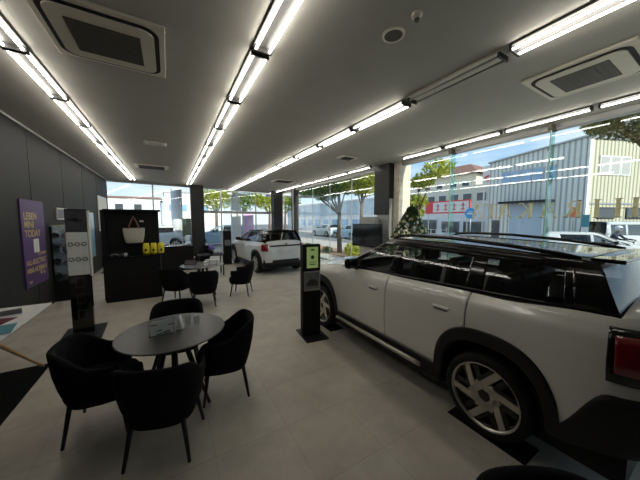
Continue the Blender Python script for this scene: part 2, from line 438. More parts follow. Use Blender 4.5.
t = thing('emergency_light', 'clear two-lamp emergency light unit on the ceiling over the round tables', 'emergency light', (-.2, 7.1, H))
MB().box(-.22, .22, -.10, .10, -.05, 0, .01).build('body', 'white_plastic', t)
for s in (-1, 1): MB().ball((s * .18, -.13, -.06), .045, 10).build('lamp_head', 'white_plastic', t)
t = thing('ceiling_speaker', 'large round flush speaker in the ceiling near the camera', 'speaker', (1.92, 1.88, H))
MB().lathe([(.105, 0), (.105, -.012), (.085, -.016), (.085, -.010)], 28).build('rim', 'cream_panel', t)
MB().lathe([(.084, -.011), (.084, -.013)], 28).build('mesh_grille', 'grille_brown', t)
t = thing('smoke_detector', 'small round smoke sensor on the ceiling beside the round speaker', 'smoke detector', (1.91, 1.60, H))
MB().lathe([(.045, 0), (.045, -.02), (.02, -.045)], 18).build('base', 'cream_panel', t)
MB().lathe([(.024, -.045), (.018, -.06)], 14).build('sensor_cap', 'grille_brown', t)

# ---------------------------------------------------------------- furniture
def make_chair(label, loc, rz, group=None):
    """tub armchair, faces local +Y"""
    t = thing('tub_armchair', label, 'chair', loc, rz, group)
    rows_o, rows_i = [], []
    nA = 36
    def ang(k): return R(-90 - 128 + 256 * k / nA)      # centred on the back (-Y)
    def top(k):
        u = abs(k / nA - .5) * 2
        c = max(0, min(1, (u - .34) / .42)); c = c * c * (3 - 2 * c)
        return .80 - .145 * c - .02 * u
    def ring(k, z, inset):
        a = ang(k); f = max(0, min(1, (z - .30) / .35))
        rx = (.235 + .075 * math.sin(f * PI / 2)) - inset; ry = (.22 + .075 * math.sin(f * PI / 2)) - inset
        p = 3.0; c, s_ = math.cos(a), math.sin(a); q = (abs(c) ** p + abs(s_) ** p) ** (-1 / p)
        return Vector((rx * q * c, ry * q * s_ - .0 - max(0, z - .55) * .10, z))
    outer, inner = [], []
    for k in range(nA + 1):
        zt = top(k)
        colo = [ring(k, .30 + (zt - .30) * j / 8, 0) for j in range(9)]
        coli = [ring(k, zt - (zt - .42) * j / 6, .045) for j in range(7)]
        cap = (colo[-1] + coli[0]) / 2 + Vector((0, 0, .014))
        outer.append(colo + [cap] + coli)
    m = MB(); m.sm = True
    vv = m.grid(outer); m._f(vv[0]); m._f(vv[-1][::-1])
    m.build('backrest', 'black_fabric', t)
    # seat shell bottom and cushion
    m = MB()
    def so(r_, z):
        out = []
        for k in range(32):
            a = 2 * PI * k / 32; c, s_ = math.cos(a), math.sin(a); p = 3.6; q = (abs(c) ** p + abs(s_) ** p) ** (-1 / p)
            out.append(Vector((r_ * 1.02 * q * c, r_ * q * s_ * 1.0 + .02, z)))
        return out
    vv = m.grid([so(.17, .285), so(.232, .305), so(.262, .38), so(.262, .43), so(.245, .46), so(.15, .472)], closed=True); m._f(vv[0][::-1]); m._f(vv[-1])
    m.build('seat', 'black_fabric', t)
    for sx in (-1, 1):
        for sy in (-1, 1):
            MB().tube([(sx * .185, sy * .175, .33), (sx * .235, sy * .225, 0)], [.020, .013], 10).build('leg', 'black_metal', t)
    return t
def face(x, y, tx, ty): return math.atan2(ty - y, tx - x) - PI / 2
T1 = (-.005, 2.92); T2 = (.68, 6.95)
ch = make_chair('black tub armchair with its back to the camera at the near round table', (-.08, 2.36, 0), R(-19))
def chair(x, y, rz, label, group=None):
    o = copy_tree(ch); o.location = (x, y, 0); o.rotation_euler = (0, 0, rz); o['label'] = label
    if group: o['group'] = group
    return o
ch.scale = (.96, .96, .99)
ch['group'] = 'armchairs round the near table'
chair(-.58, 2.92, R(-95), 'black tub armchair on the left side of the near round table', 'armchairs round the near table')
chair(.47, 2.84, R(82), 'black tub armchair on the right side of the near round table', 'armchairs round the near table')
chair(.04, 3.55, R(176), 'black tub armchair on the far side of the near round table', 'armchairs round the near table')
g2 = 'armchairs round the second table'
chair(.60, 5.97, R(-8), 'black tub armchair with its back turned, between two others at the pale second table', g2)
chair(.10, 6.55, R(-38), 'black tub armchair at the left side of the pale second table', g2)
chair(1.50, 6.42, R(62), 'black tub armchair at the right side of the pale second table', g2)
chair(1.12, .18, R(-30) + PI, 'black tub armchair cut by the bottom edge below the car rear wheel')
chair(1.05, 10.6, R(70), 'black tub armchair beside the far black sofa table, before the dark column')

def make_table(loc, r_, top, label, rot=0):
    t = thing('round_table', label, 'table', (*loc, 0), rot)
    MB().lathe([(r_ - .02, .718), (r_, .728), (r_, .736), (r_ - .006, .74)], 64).build('tabletop', top, t)
    MB().lathe([(.12, .70), (.12, .718)], 20).lathe([(.03, .36), (.03, .70)], 14).build('hub', 'black_metal', t)
    for k in range(4):
        a = PI / 4 + k * PI / 2
        MB().tube([(.09 * math.cos(a), .09 * math.sin(a), .705), (.36 * math.cos(a), .36 * math.sin(a), 0)], [.022, .015], 10).build('leg', 'black_metal', t)
    return t
make_table(T1, .485, 'table_top', 'near round table with dark grey top and splayed black legs', R(8))
make_table(T2, .5, 'pale_top', 'second round table with pale glossy top between the armchairs')

# things on the near table
t = thing('menu_stand', 'clear acrylic stand with a white printed card on near round table', 'menu stand', (-.10, 2.84, .741), R(8))
MB().box(-.11, .11, -.04, .04, 0, .004).box(-.11, .11, -.004, 0, .003, .16).build('acrylic_holder', 'acrylic', t)
c = MB().box(-.095, .095, -.010, -.006, .012, .15).build('card', 'white_paper', t)
m = MB()
for k, (a, b) in enumerate(((.11, -.07), (.09, .07), (.05, -.03), (.03, .04))): m.box(b - .02, b + .03, -.012, -.0105, a, a + .008); m.build('printed_line', 'black_matt', c); m = MB()
m.box(-.05, .06, -.012, -.0105, .018, .026).build('printed_line', 'black_matt', c)
t = thing('paper_wedge', 'folded white paper beside the menu stand on near round table', 'leaflet', (.055, 2.92, .741), R(-20))
MB().poly([(-.03, -.03, 0), (.03, -.03, 0), (0, -.03, .14)], (0, .07, 0)).build('folded_sheet', 'white_paper', t)
for i, (x, y) in enumerate(((.13, 2.97), (.21, 2.93))):
    g = MB().lathe([(.026, 0), (.03, .10), (.028, .10), (.024, .004)], 18, caps=False).build('drinking_glass', 'acrylic', None, (x, y, .741))
    tag(g, ['left of the two clear glasses on the near round table', 'right of the two clear glasses on the near round table'][i], 'glass', 'clear glasses on the near table')
# second table things
for i, (x, y, s_) in enumerate(((.74, 6.78, .10), (.90, 6.86, .12), (.82, 7.02, .11), (1.02, 7.0, .10))):
    t = thing('gift_box', ['small white box nearest on the pale second table', 'white box at the right on the pale second table', 'white box behind the others on the pale second table', 'white box at the table edge beside the right armchair'][i], 'box', (x, y, .741), R(20 * i), 'white boxes on the second table')
    MB().box(-s_ / 2, s_ / 2, -s_ / 2, s_ / 2, 0, s_ * .8, .004).build('box_body', 'white_paper', t)
    MB().box(-s_ / 2 - .003, s_ / 2 + .003, -s_ / 2 - .003, s_ / 2 + .003, s_ * .7, s_ * .95, .004).build('lid', 'white_plastic', t)
t = thing('brochure_stand', 'dark leaflet wedge on the left of the pale second table', 'brochure stand', (.42, 7.12, .741), R(-20))
MB().poly([(-.14, -.06, 0), (-.14, .06, 0), (-.14, .06, .10)], (.28, 0, 0)).build('wedge', 'black_matt', t)
MB().poly([(-.12, -.055, .012), (.12, -.055, .012), (.12, .052, .10), (-.12, .052, .10)], (0, -.004, .003)).build('leaflet', 'dark_print', t)

# low round-edged far table with violet flowers, in front of the dark column
t = thing('side_table', 'dark square table with violet flowers before the dark column', 'table', (1.15, 9.2, 0))
MB().box(-.4, .4, -.3, .3, .68, .71, .006).build('tabletop', 'black_matt', t)
for sx in (-1, 1):
    for sy in (-1, 1): MB().box(sx * .36 - .02, sx * .36 + .02, sy * .26 - .02, sy * .26 + .02, 0, .68).build('leg', 'black_metal', t)
t = thing('flower_arrangement', 'violet flowers in a dark pot on the dark square table', 'flowers', (1.18, 9.12, .711))
MB().lathe([(.05, 0), (.07, .12), (.065, .12), (.05, .02)], 16).build('pot', 'black_matt', t)
m = MB()
for k in range(26):
    a = random.random() * 6.28; r_ = random.random() * .11
    m.ball((r_ * math.cos(a), r_ * math.sin(a), .16 + random.random() * .12), .032, 6)
m.build('blossoms', 'violet', t)
t = thing('desktop_screen', 'small dark screen on a foot on the dark square table', 'screen', (.98, 9.22, .711))
MB().box(-.10, .10, -.06, .06, 0, .012).box(-.02, .02, -.01, .01, .01, .08).build('foot', 'black_metal', t)
MB().box(-.15, .15, -.015, .015, .07, .30, .005).build('display', 'tv_glass', t)
# far sofa table with products (black box with small items)
t = thing('display_cabinet', 'low black display cabinet behind the big black partition', 'cabinet', (.3, 10.9, 0))
MB().box(-.75, .45, -.3, .3, 0, .86, .01).build('body', 'black_matt', t)
MB().box(-.78, .48, -.33, .33, .86, .90, .005).build('worktop', 'black_gloss', t)
names = ['white', 'red', 'silver', 'blue']
for i in range(6):
    x = -.35 + .22 * i
    tt = thing('model_car', '%s model car from the left on the far low black cabinet' % ['first white', 'second red', 'third silver', 'fourth blue', 'fifth white', 'sixth silver'][i], 'model car', (.0 + x * .8, 10.8, .901), R(80), 'model cars on the far cabinet')
    mm = ['car_pearl', 'tail_red', 'car_silver', 'car_blue', 'car_pearl', 'car_silver'][i]
    MB().box(-.035, .035, -.08, .08, .012, .045, .01).box(-.03, .03, -.055, .035, .045, .075, .01).build('car_body', mm, tt)
    for sy in (-.05, .05):
        for sx in (-.035, .035): MB().lathe([(.014, -.006), (.014, .006)], 10, (sx, sy, .014), 'X').build('wheel', 'rubber', tt)

# big black partition with counter, bag etc.
t = thing('display_partition', 'tall black display partition with counter holding tote bag and yellow bags', 'display stand', (-.75, 7.5, 0))
MB().box(-.50, .52, .12, .22, 0, 2.06, .006).build('back_panel', 'black_matt', t)
MB().box(-.54, .56, -.02, .46, 2.06, 2.10, .004).build('top_board', 'black_matt', t)
MB().box(-.52, .54, -.30, .12, 0, 1.01, .006).build('counter', 'black_matt', t)
MB().box(-.54, .56, -.32, .12, 1.01, 1.035, .003).build('countertop', 'black_gloss', t)
MB().box(-.58, -.50, -.06, .22, 0, 2.08).build('side_panel', 'black_matt', t)
MB().box(.13, .21, .112, .12, 1.80, 1.84).build('price_tag', 'white_paper', t)
MB().tube([(.0, .12, 1.93), (.0, .02, 1.93)], .008, 8).build('hook', 'chrome', t)
t = thing('tote_bag', 'cream canvas tote bag hanging on the black partition', 'bag', (-.73, 7.51, 1.30))
m = MB()
rows_ = []
for z, wx, wy in ((0, .15, .05), (.03, .175, .06), (.15, .20, .055), (.30, .215, .035), (.36, .215, .03)):
    rows_.append([Vector((wx * math.cos(a) if abs(math.cos(a)) < .99 else wx * math.cos(a), wy * math.copysign(abs(math.sin(a)) ** .5, math.sin(a)), z)) for a in [2 * PI * k / 24 for k in range(24)]])
vv = m.grid(rows_, closed=True); m._f(vv[0][::-1])
m.build('bag_body', 'canvas', t)
for s in (-1, 1):
    MB().tube([(-.11, s * .03, .34), (-.05, s * .03, .52), (0, s * .01, .635), (.05, s * .03, .52), (.11, s * .03, .34)], .012, 8).build('strap', 'strap_brown', t)
for i in range(3):
    t = thing('pouch', ['leftmost yellow pouch on the black partition counter', 'middle yellow pouch on the black partition counter', 'rightmost yellow pouch on the black partition counter'][i], 'bag', (-.50 + i * .15, 7.42 - .0 * i, 1.037), R(8 * (i - 1)), 'yellow pouches on the counter')
    m = MB(); rows_ = []
    for z, wx, wy in ((0, .066, .055), (.05, .071, .06), (.17, .07, .035), (.26, .055, .008)):
        rows_.append([Vector((wx * math.cos(a), wy * math.sin(a), z)) for a in [2 * PI * k / 18 for k in range(18)]])
    vv = m.grid(rows_, closed=True); m._f(vv[0][::-1]); m._f(vv[-1])
    m.build('pouch_body', 'yellow_bag', t)
    MB().box(-.02, .02, -.058, -.05, .06, .12).build('black_patch', 'black_matt', t)
for i, x in enumerate((-1.12, -1.0)):
    t = thing('sunglasses', ['silver sunglasses at the left end of the black counter', 'silver sunglasses beside the tote bag on the black counter'][i], 'sunglasses', (x, 7.36, 1.036), R(15), 'sunglasses on the counter')
    m = MB()
    for s in (-1, 1): m.tube([(s * .035 + .025 * math.cos(a), 0, .022 + .018 * math.sin(a)) for a in [2 * PI * k / 12 for k in range(13)]], .003, 6)
    m.tube([(-.012, 0, .025), (.012, 0, .025)], .003, 6); m.build('frame', 'chrome', t)
    for s in (-1, 1): MB().lathe([(.024, -.001), (.024, .001)], 14, (s * .035, 0, .022), 'Y').build('lens', 'black_gloss', t)
t = thing('card_stand', 'small white card on the left of the black counter', 'sign', (-.90, 7.40, 1.036))
MB().box(-.03, .03, -.002, .002, 0, .05).build('card', 'white_paper', t)
MB().box(-.03, .03, -.01, .02, 0, .004).build('foot', 'chrome', t)

# pylon display left (wheels poster)
t = thing('poster_pylon', 'black pylon with a white poster of wheel rims near the left wall', 'display stand', (-1.26, 5.45, 0), R(3))
MB().box(-.26, .26, -.33, .33, 0, .02, .004).build('base_plate', 'black_metal', t)
MB().box(-.13, .13, -.05, .05, .02, 2.02, .005).build('pillar', 'black_gloss', t)
p = MB().box(-.125, .125, -.062, -.052, .98, 1.66).build('poster', 'white_paper', t)
MB().box(-.125, .125, -.062, -.052, 1.67, 2.0).build('title_panel', 'dark_print', t)
MB().box(.13, .15, -.06, .06, .95, 2.0).build('edge_strip', 'white_plastic', t)
for i in range(2):
    for j in range(3):
        cx, cz = -.08 + .08 * j, 1.47 - i * .24
        m = MB().lathe([(.036, -.068), (.036, -.063)], 18, (cx, 0, cz), 'Y'); m.mi = 1
        for k in range(5):
            m.box(-.005, .005, -.0705, -.067, 0, .033, M=Matrix.Translation((cx, 0, cz)) @ Matrix.Rotation(2 * PI * k / 5, 4, 'Y'))
        m.build('wheel_picture', ['dark_print', 'white_paper'], p)
m = MB()
for s in (-1, 1):
    m.box(s * .05 - .03, s * .05 + .03, -.064, -.060, 1.84, 1.85); m.box(s * .05 - .025, s * .05 + .025, -.064, -.060, 1.86, 1.866)
m.lathe([(.03, -.066), (.03, -.060)], 16, (0, 0, 1.85), 'Y'); m.build('winged_emblem', 'chrome', t)
m = MB()
for z in (.78, .52, .26):
    for a, b, c_, d in ((-.05, .05, 0, .006), (-.05, .05, .14, .146)): m.box(a, b, -.053, -.050, z + c_, z + d)
    m.box(-.05, -.045, -.053, -.05, z, z + .146).box(.045, .05, -.053, -.05, z, z + .146)
m.build('outlined_frame', 'dark_print', t)

# right pylon by the car
t = thing('information_pylon', 'black pylon with a green screen and grey picture at the near car wheel', 'display stand', (1.91, 3.55, 0), R(-6))
MB().box(-.17, .20, -.27, .24, 0, .015, .003).build('base_plate', 'black_metal', t)
MB().box(-.15, .15, -.06, .06, .015, 1.47, .006).build('pillar', 'black_matt', t)
s_ = MB().box(-.085, .105, -.066, -.061, 1.10, 1.43).build('screen', 'screen_green', t)
m = MB()
m.box(-.02, .04, -.068, -.0665, 1.375, 1.40); m.lathe([(.03, -.068), (.03, -.0665)], 20, (.01, 0, 1.27), 'Y'); m.box(-.05, .07, -.068, -.0665, 1.19, 1.2).box(-.04, .06, -.068, -.0665, 1.15, 1.165)
m.build('screen_marks', 'leaves_dark', s_)
p = MB().box(-.135, .14, -.072, -.061, .74, 1.05).build('picture_frame', 'aluminium', t)
MB().box(-.115, .12, -.076, -.072, .77, 1.03).build('picture', 'grey_print', p)
m = MB(); m.poly([(-.09, -.077, .82), (.09, -.077, .82), (.10, -.077, .87), (.05, -.077, .92), (-.04, -.077, .92), (-.10, -.077, .87)], (0, -.002, 0)); m.build('pictured_car', 'dark_print', p)
# far pylon
t = thing('information_pylon', 'slim black pylon with white plate beside the small white hatchback', 'display stand', (2.07, 11.2, 0), R(5))
MB().box(-.19, .19, -.16, .16, 0, .015).build('base_plate', 'black_metal', t)
MB().box(-.16, .16, -.05, .05, .015, 1.40, .005).build('pillar', 'black_matt', t)
MB().box(-.12, .12, -.056, -.05, .78, 1.02).build('plate', 'grey_print', t)

# low left table with books
t = thing('trestle_table', 'white topped trestle table with slanted wooden legs by left wall', 'table', (-1.86, 4.0, 0))
MB().box(-.42, .46, -1.15, .73, .72, .745, .003).build('tabletop', 'plate_white', t)
for x in (-.34, .42):
    for (a, b) in ((-.50, .46), (-.70, -1.60)):
        MB().tube([(x + (.03 if a > b else 0), a, .72), (x + (.03 if a > b else 0), b, 0)], [.022, .014], 10).build('leg', 'wood', t)
bk = [('catalogue', (-1.72, 4.35), 20, (.32, .24, .02), 'dark_print', 'open dark picture book at the far end of the white trestle table'),
      ('catalogue', (-1.68, 4.05), -10, (.30, .22, .015), 'maroon', 'dark red catalogue on the white trestle table'),
      ('catalogue', (-1.60, 3.72), 12, (.40, .30, .012), 'teal', 'teal covered catalogue nearest on the white trestle table'),
      ('catalogue', (-2.06, 3.9), 5, (.30, .22, .02), 'sky_print', 'pale blue catalogue at the wall side of the white trestle table')]
for n_, (x, y), a, (sx, sy, sz), mm, lab in bk:
    t = thing(n_, lab, 'book', (x, y, .746), R(a))
    MB().box(-sx / 2, sx / 2, -sy / 2, sy / 2, 0, sz, .002).build('pages', 'white_paper', t)
    MB().box(-sx / 2 - .004, sx / 2 + .004, -sy / 2 - .004, sy / 2 + .004, sz, sz + .003).build('cover', mm, t)
tag(MB().box(-2.25, -1.38, 2.7, 4.5, .001, .012, .003).build('floor_mat', 'mat_black'), 'black floor mat under the white trestle table', 'mat')

# left wall: banner and displays
t = thing('wall_banner', 'purple banner with gold lettering on the dark left wall', 'poster', (XL + .012, 7.15, 1.42))
MB().box(-.010, .010, -.49, .49, -.83, .81).build('banner_sheet', 'poster_purple', t)
def wtext(s, y, z, size, m_='poster_gold'): return text_mesh(s, size, m_, 'lettering', t, (.012, y, z), (R(90), 0, R(90)), .0008)
# text on the left wall reads towards +Y
for s, y, z, sz in (('LEBEN', -.40, .44, .19), ('MINI', -.40, .28, .19), ('TODAY', -.40, .11, .19), ('THE NEW', .04, -.27, .09), ('ALL-ELECTRIC', -.44, -.42, .135), ('MINI ACEMAN', -.44, -.57, .135), ('MINI', -.38, -.76, .06)):
    wtext(s, y, z, sz)
MB().box(.012, .022, -.10, .12, -.20, .06).build('white_leaflet', 'white_paper', t)
m = MB(); m.lathe([(.035, .012), (.035, .016)], 14, (0, .15, -.62), 'X').box(.012, .016, .26, .32, -.66, -.6); m.build('small_logo', 'poster_gold', t)

t = thing('merchandise_case', 'black wall display case with lit shelves of small goods', 'display case', (XL + .2, 8.45, 0))
MB().box(-.19, .14, -.52, .52, 0, .45, .005).build('cabinet', 'black_matt', t)
MB().box(-.19, -.16, -.52, .52, .45, 1.72).build('back_panel', 'black_gloss', t)
for y in (-.52, .50): MB().box(-.17, .14, y, y + .008, .45, 1.70).build('side_panel', 'acrylic', t)
for z in (.80, 1.12, 1.42): MB().box(-.17, .12, -.50, .50, z, z + .012).build('shelf', 'acrylic', t)
MB().box(-.19, .14, -.52, .52, 1.70, 1.73).build('top_panel', 'white_plastic', t)
k = 0
for z, zn in ((.457, 'bottom'), (.815, 'second'), (1.135, 'third'), (1.435, 'top')):
    for j in range(3):
        y = -.3 + .28 * j; k += 1
        tt = thing('mug' if j % 2 else 'cap', '%s %s on the %s shelf of the wall display case' % (['left', 'middle', 'right'][j], 'white mug' if j % 2 else 'grey cap', zn), 'mug' if j % 2 else 'cap', (XL + .22, 8.45 + y, z), 0, 'goods in the wall display case')
        if j % 2:
            MB().lathe([(.04, 0), (.042, .10), (.037, .10), (.035, .01)], 16).build('mug_body', 'white_plastic', tt)
            MB().tube([(0, .04 + .0, .08), (0, .07, .07), (0, .07, .035), (0, .04, .025)], .006, 6).build('mug_handle', 'white_plastic', tt)
        else:
            MB().lathe([(.09, 0), (.088, .05), (.06, .095), (.01, .11)], 18).build('crown', 'aluminium', tt)
            MB().poly([(.05, -.07, .005), (.05, .07, .005), (.15, .04, 0), (.15, -.04, 0)], (0, 0, .006)).build('brim', 'aluminium', tt)
def wall_poster(y, z, w_, h_, m_, label, inner=None):
    t = thing('framed_poster', label, 'poster', (XL + .02, y, z))
    MB().box(-.016, .012, -w_ / 2, w_ / 2, -h_ / 2, h_ / 2, .002).build('frame', 'white_plastic' if inner is None else m_, t)
    MB().box(.012, .016, -w_ / 2 + .03, w_ / 2 - .03, -h_ / 2 + .03, h_ / 2 - .03).build('print', inner or m_, t)
wall_poster(8.75, 2.0, .7, .28, 'dark_print', 'white framed dark picture above the wall display case')
wall_poster(11.2, 1.35, 1.1, 1.5, 'sky_print', 'white and blue framed poster on left wall behind the rim pylon')
wall_poster(13.35, 2.1, 1.5, 1.35, 'white_plastic', 'large blank white board high on left wall near far glass')
t = thing('key_stand', 'thin black stand in front of the white board by left wall', 'display stand', (-1.9, 11.6, 0))
MB().box(-.2, .2, -.2, .2, 0, .02).build('base_plate', 'black_metal', t)
MB().box(-.03, .03, -.15, .15, .02, 1.75, .004).build('panel', 'black_metal', t)
t = thing('leaflet_rack', 'leaflet rack with orange and white leaflets by far left wall', 'rack', (-2.0, 13.0, 0))
MB().box(-.18, .18, -.25, .25, 0, 1.55, .005).build('rack_body', 'grey_print', t)
MB().box(.181, .19, -.2, .2, 1.0, 1.45).build('orange_leaflets', 'orange', t)
MB().box(.181, .19, -.2, .2, .45, .95).build('white_leaflets', 'white_paper', t)
tag(MB().box(XL + .001, XL + .06, 4.05, 4.15, 1.86, 1.9, .01).build('wall_sensor', 'white_plastic'), 'small white sensor on the dark left wall', 'sensor')

# TV on the window side
t = thing('wall_television', 'large dark television beside the grey column', 'television', (5.62, 6.52, 0))
MB().box(-.03, .03, -.72, .72, .96, 1.72, .008).build('cabinet', 'black_matt', t)
MB().box(-.035, -.03, -.70, .70, .99, 1.70).build('screen', 'tv_glass', t)
MB().box(.03, .20, -.35, .35, .0, 1.95).build('support_panel', 'light_grey', t)

# decorated tree by the window
t = thing('christmas_tree', 'decorated artificial christmas tree between near car and window', 'christmas tree', (5.55, 4.65, 0))
MB().lathe([(.17, 0), (.15, .25), (.16, .25)], 18).build('pot', 'white_plastic', t)
MB().tube([(0, 0, .2), (0, 0, 2.15)], [.03, .008], 8).build('trunk', 'bark', t)
m = MB()
for k in range(500):
    z = .35 + 1.85 * random.random() ** .8; rm = .62 * min(1, (2.3 - z) / 1.1) + .02; a = random.random() * 6.28; r_ = rm * math.sqrt(random.random())
    p = Vector((r_ * math.cos(a), r_ * math.sin(a), z - r_ * .25)); d = Vector((math.cos(a), math.sin(a), -.3 + random.random() * .4)).normalized() * .07
    sd_ = Vector((-math.sin(a), math.cos(a), random.random() - .5)).normalized() * .022
    m.poly([p - sd_, p + sd_, p + d])
for k in range(3800):
    z = .35 + 1.85 * random.random(); rm = .62 * min(1, (2.3 - z) / 1.1) + .02; a = random.random() * 6.28; r_ = rm * random.random() ** .35
    p = Vector((r_ * math.cos(a), r_ * math.sin(a), z)); d = Vector((random.gauss(0, 1), random.gauss(0, 1), random.gauss(0, 1))).normalized(); e_ = d.cross(Vector((0, 0, 1))).normalized()
    m.poly([p - d * .055, p + e_ * .02, p + d * .055, p - e_ * .02])
m.build('needles', 'pine', t, normals=False)
for k in range(96):
    z = .5 + 1.6 * (k / 96); rm = .60 * min(1, (2.3 - z) / 1.1) + .03; a = k * 2.4
    MB().ball((rm * math.cos(a), rm * math.sin(a), z - .1), .042, 8).build('bauble', ['white_plastic', 'pale_gold', 'plate_white'][k % 3], t)

# ---------------------------------------------------------------- cars
def interp(pts, y):
    if y <= pts[0][0]: return pts[0][1]
    for (a, b), (c, d) in zip(pts, pts[1:]):
        if y <= c:
            u = (y - a) / (c - a); return b + (d - b) * u
    return pts[-1][1]
def sinterp(pts, y):
    if y <= pts[0][0]: return pts[0][1]
    for (a, b), (c, d) in zip(pts, pts[1:]):
        if y <= c:
            u = (y - a) / (c - a); u = u * u * (3 - 2 * u); return b + (d - b) * u
    return pts[-1][1]
PROF = [(0, .93), (.3, .97), (.5, .985), (.7, 1.0), (.95, .995), (1.1, .975), (1.18, .955), (1.28, .92)]
def make_car(P, label, cat, loc, rz, group=None, detail=True):
    """rear axle at local y=0, nose towards +Y, ground z=0"""
    t = thing(P.get('name', 'parked_car'), label, cat, loc, rz, group)
    W, WB, RO, FO = P['W'], P['WB'], P['RO'], P['FO']
    yc, Lh = (WB + FO - RO) / 2, (WB + FO + RO) / 2
    zb = lambda y: sinterp(P['belt'], y)
    n = P.get('n', 9)
    sc_h = P.get('hs', 1.0)
    def wt(tt): return W * max(0, 1 - abs(tt) ** n) ** (1 / n)
    def xs(tt, z):
        zz = zb(yc + tt * Lh)
        return wt(tt) * (sinterp(PROF, z / sc_h) - .065 * max(0, min(1, (z - zz + .17) / .17)) ** 2)
    def yy(tt, z):
        y = yc + tt * Lh
        if tt < -.80:
            u = (-tt - .80) / .20; u = u * u; y += u * sinterp(P['rear'], z)
        if tt > .80:
            u = (tt - .80) / .20; u = u * u; y += u * sinterp(P['front'], z)
        return y
    ra_o = P.get('ra_o', .49); rz_o = P.get('rz_o', .56); ra_i = P.get('ra_i', .40); rz_i = P.get('rz_i', .44); RW = P['R']
    def arch(y, rx, rzz):
        z = 0
        for a in (0, WB):
            d = abs(y - a) / rx
            if d < 1: z = max(z, RW + rzz * (1 - d ** 2.5) ** (1 / 2.5)) if True else z
        return z
    zs = P['sill']
    ts = set()
    Nn = P.get('N', 150) if detail else 70
    for k in range(Nn + 1): ts.add(round(-.955 + 1.91 * k / Nn, 5))
    for q in (.98, .96, .93, .9, .86, .8, .72, .62, .5, .35, .22, 0.0):
        v = (1 - q ** n) ** (1 / n)
        if v > .957: ts.add(v); ts.add(-v)
    cuts = P.get('cuts', [])
    for c in cuts:
        for e in (-.004, .004): ts.add(round((c + e - yc) / Lh, 5))
    for a in (0, WB):
        for rr in (ra_o, ra_i):
            for s in (-1, 1): ts.add(round((a + s * rr * .9995 - yc) / Lh, 5)); ts.add(round((a + s * rr * .985 - yc) / Lh, 5)); ts.add(round((a + s * rr * .95 - yc) / Lh, 5))
    ts = sorted(ts); ts = [a for a, b in zip(ts, ts[1:] + [9]) if b - a > 1e-4 or (abs(a) > .958 and b - a > 1e-12)]
    def zclad(y): return sinterp(P['clad'], y)
    def incut(y0, y1):
        m_ = (y0 + y1) / 2
        return any(abs(m_ - c) < .003 for c in cuts)
    def door_of(y0, y1):
        m_ = (y0 + y1) / 2
        if len(cuts) < 2: return None
        for i in range(len(cuts) - 1):
            if cuts[i] < m_ < cuts[i + 1]: return i
        return None
    NR = 24 if detail else 8
    body = MB(); doors = {}
    for side in (-1, 1):
        cols = []
        for tt in ts:
            y = yc + tt * Lh
            z0 = max(zclad(y), arch(y, ra_o, rz_o)); z1 = zb(y)
            z0 = min(z0, z1 - .02)
            cols.append([Vector((side * xs(tt, z), yy(tt, z), z)) for z in [z0 + (z1 - z0) * (1 - (1 - j / NR) ** 1.5) for j in range(NR + 1)]])
        run = []; cur = 'start'
        def flush(run, key):
            if len(run) < 2: return
            if key is None: body.grid(run)
            else: doors.setdefault((side, key), MB()).grid(run)
        prev = None
        for i in range(len(ts) - 1):
            y0, y1 = yc + ts[i] * Lh, yc + ts[i + 1] * Lh
            k = 'cut' if incut(y0, y1) else door_of(y0, y1)
            if k != prev or i == 0:
                if prev != 'cut' and run: flush(run, prev)
                run = [cols[i]]; prev = k
            run.append(cols[i + 1])
        if prev != 'cut': flush(run, prev)
    # hood, from the shoulders inwards, outside the cabin only
    ycowl, yrg = P['cowl'], P['rearglass'][0]
    NH = 8
    def deck(tsub):
        rows_ = []
        for tt in tsub:
            y = yc + tt * Lh; z1 = zb(y); x1 = xs(tt, z1)
            row = []
            for j in range(-NH, NH + 1):
                u = j / NH; z = z1 + P.get('crown', .07) * (1 - abs(u) ** 2.4) * min(1, wt(tt) / W) ** 2
                row.append(Vector((x1 * u, yy(tt, z1), z)))
            rows_.append(row)
        if len(rows_) > 1: body.grid(rows_)
    deck([tt for tt in ts if yc + tt * Lh > ycowl - .02])
    deck([tt for tt in ts if yc + tt * Lh < P['rearglass'][0]])
    bo = body.build('body', P['paint'], t, weld=.0004)
    names = P.get('doornames', {})
    for (side, k), mb in doors.items():
        d = solid(mb.build('door', P['paint'], t, weld=.0004), .008, 0)
        ya, yb_ = cuts[k], cuts[k + 1]
        if detail:
            hy = ya + .18 if k == 0 else ya + .20
            if side == -1: hy = P['handles'][k][0]; hz = P['handles'][k][1]
            else: hy = P['handles'][k][0]; hz = P['handles'][k][1]
            tt = (hy - yc) / Lh; x = side * (xs(tt, hz) + .010)
            MB().box(x - .014, x + .014, hy - .085, hy + .085, hz - .013, hz + .013, .008).build('door_handle', P['paint'], d)
            MB().box(x - .005, x + .005, hy - .07, hy + .07, hz - .028, hz - .014, .003).build('handle_recess', 'black_matt', d)
    # cladding: sill, arches, bumper skirts
    cl = MB()
    for side in (-1, 1):
        rows_ = []
        for tt in ts:
            y = yc + tt * Lh
            z1 = min(max(zclad(y), arch(y, ra_o, rz_o)), zb(y) - .02) + .004; z0 = max(sinterp(zs, y), arch(y, ra_i, rz_i)); z0 = min(z0, z1 - .003)
            base = [Vector((side * (xs(tt, z) + .010 * min(1, wt(tt) / W * 2)), yy(tt, z) + (.008 if tt > .9 else (-.008 if tt < -.9 else 0)), z)) for z in [z0 + (z1 - z0) * j / 6 for j in range(7)]]
            lip = Vector((base[0].x - side * min(.12, abs(base[0].x)), base[0].y, z0)); lip2 = Vector((base[-1].x - side * min(.02, abs(base[-1].x)), base[-1].y, z1 + .001))
            rows_.append([lip] + base + [lip2])
        cl.grid(rows_)
    cl.build('lower_cladding', P.get('cladmat', 'cladding'), t, weld=.0004)
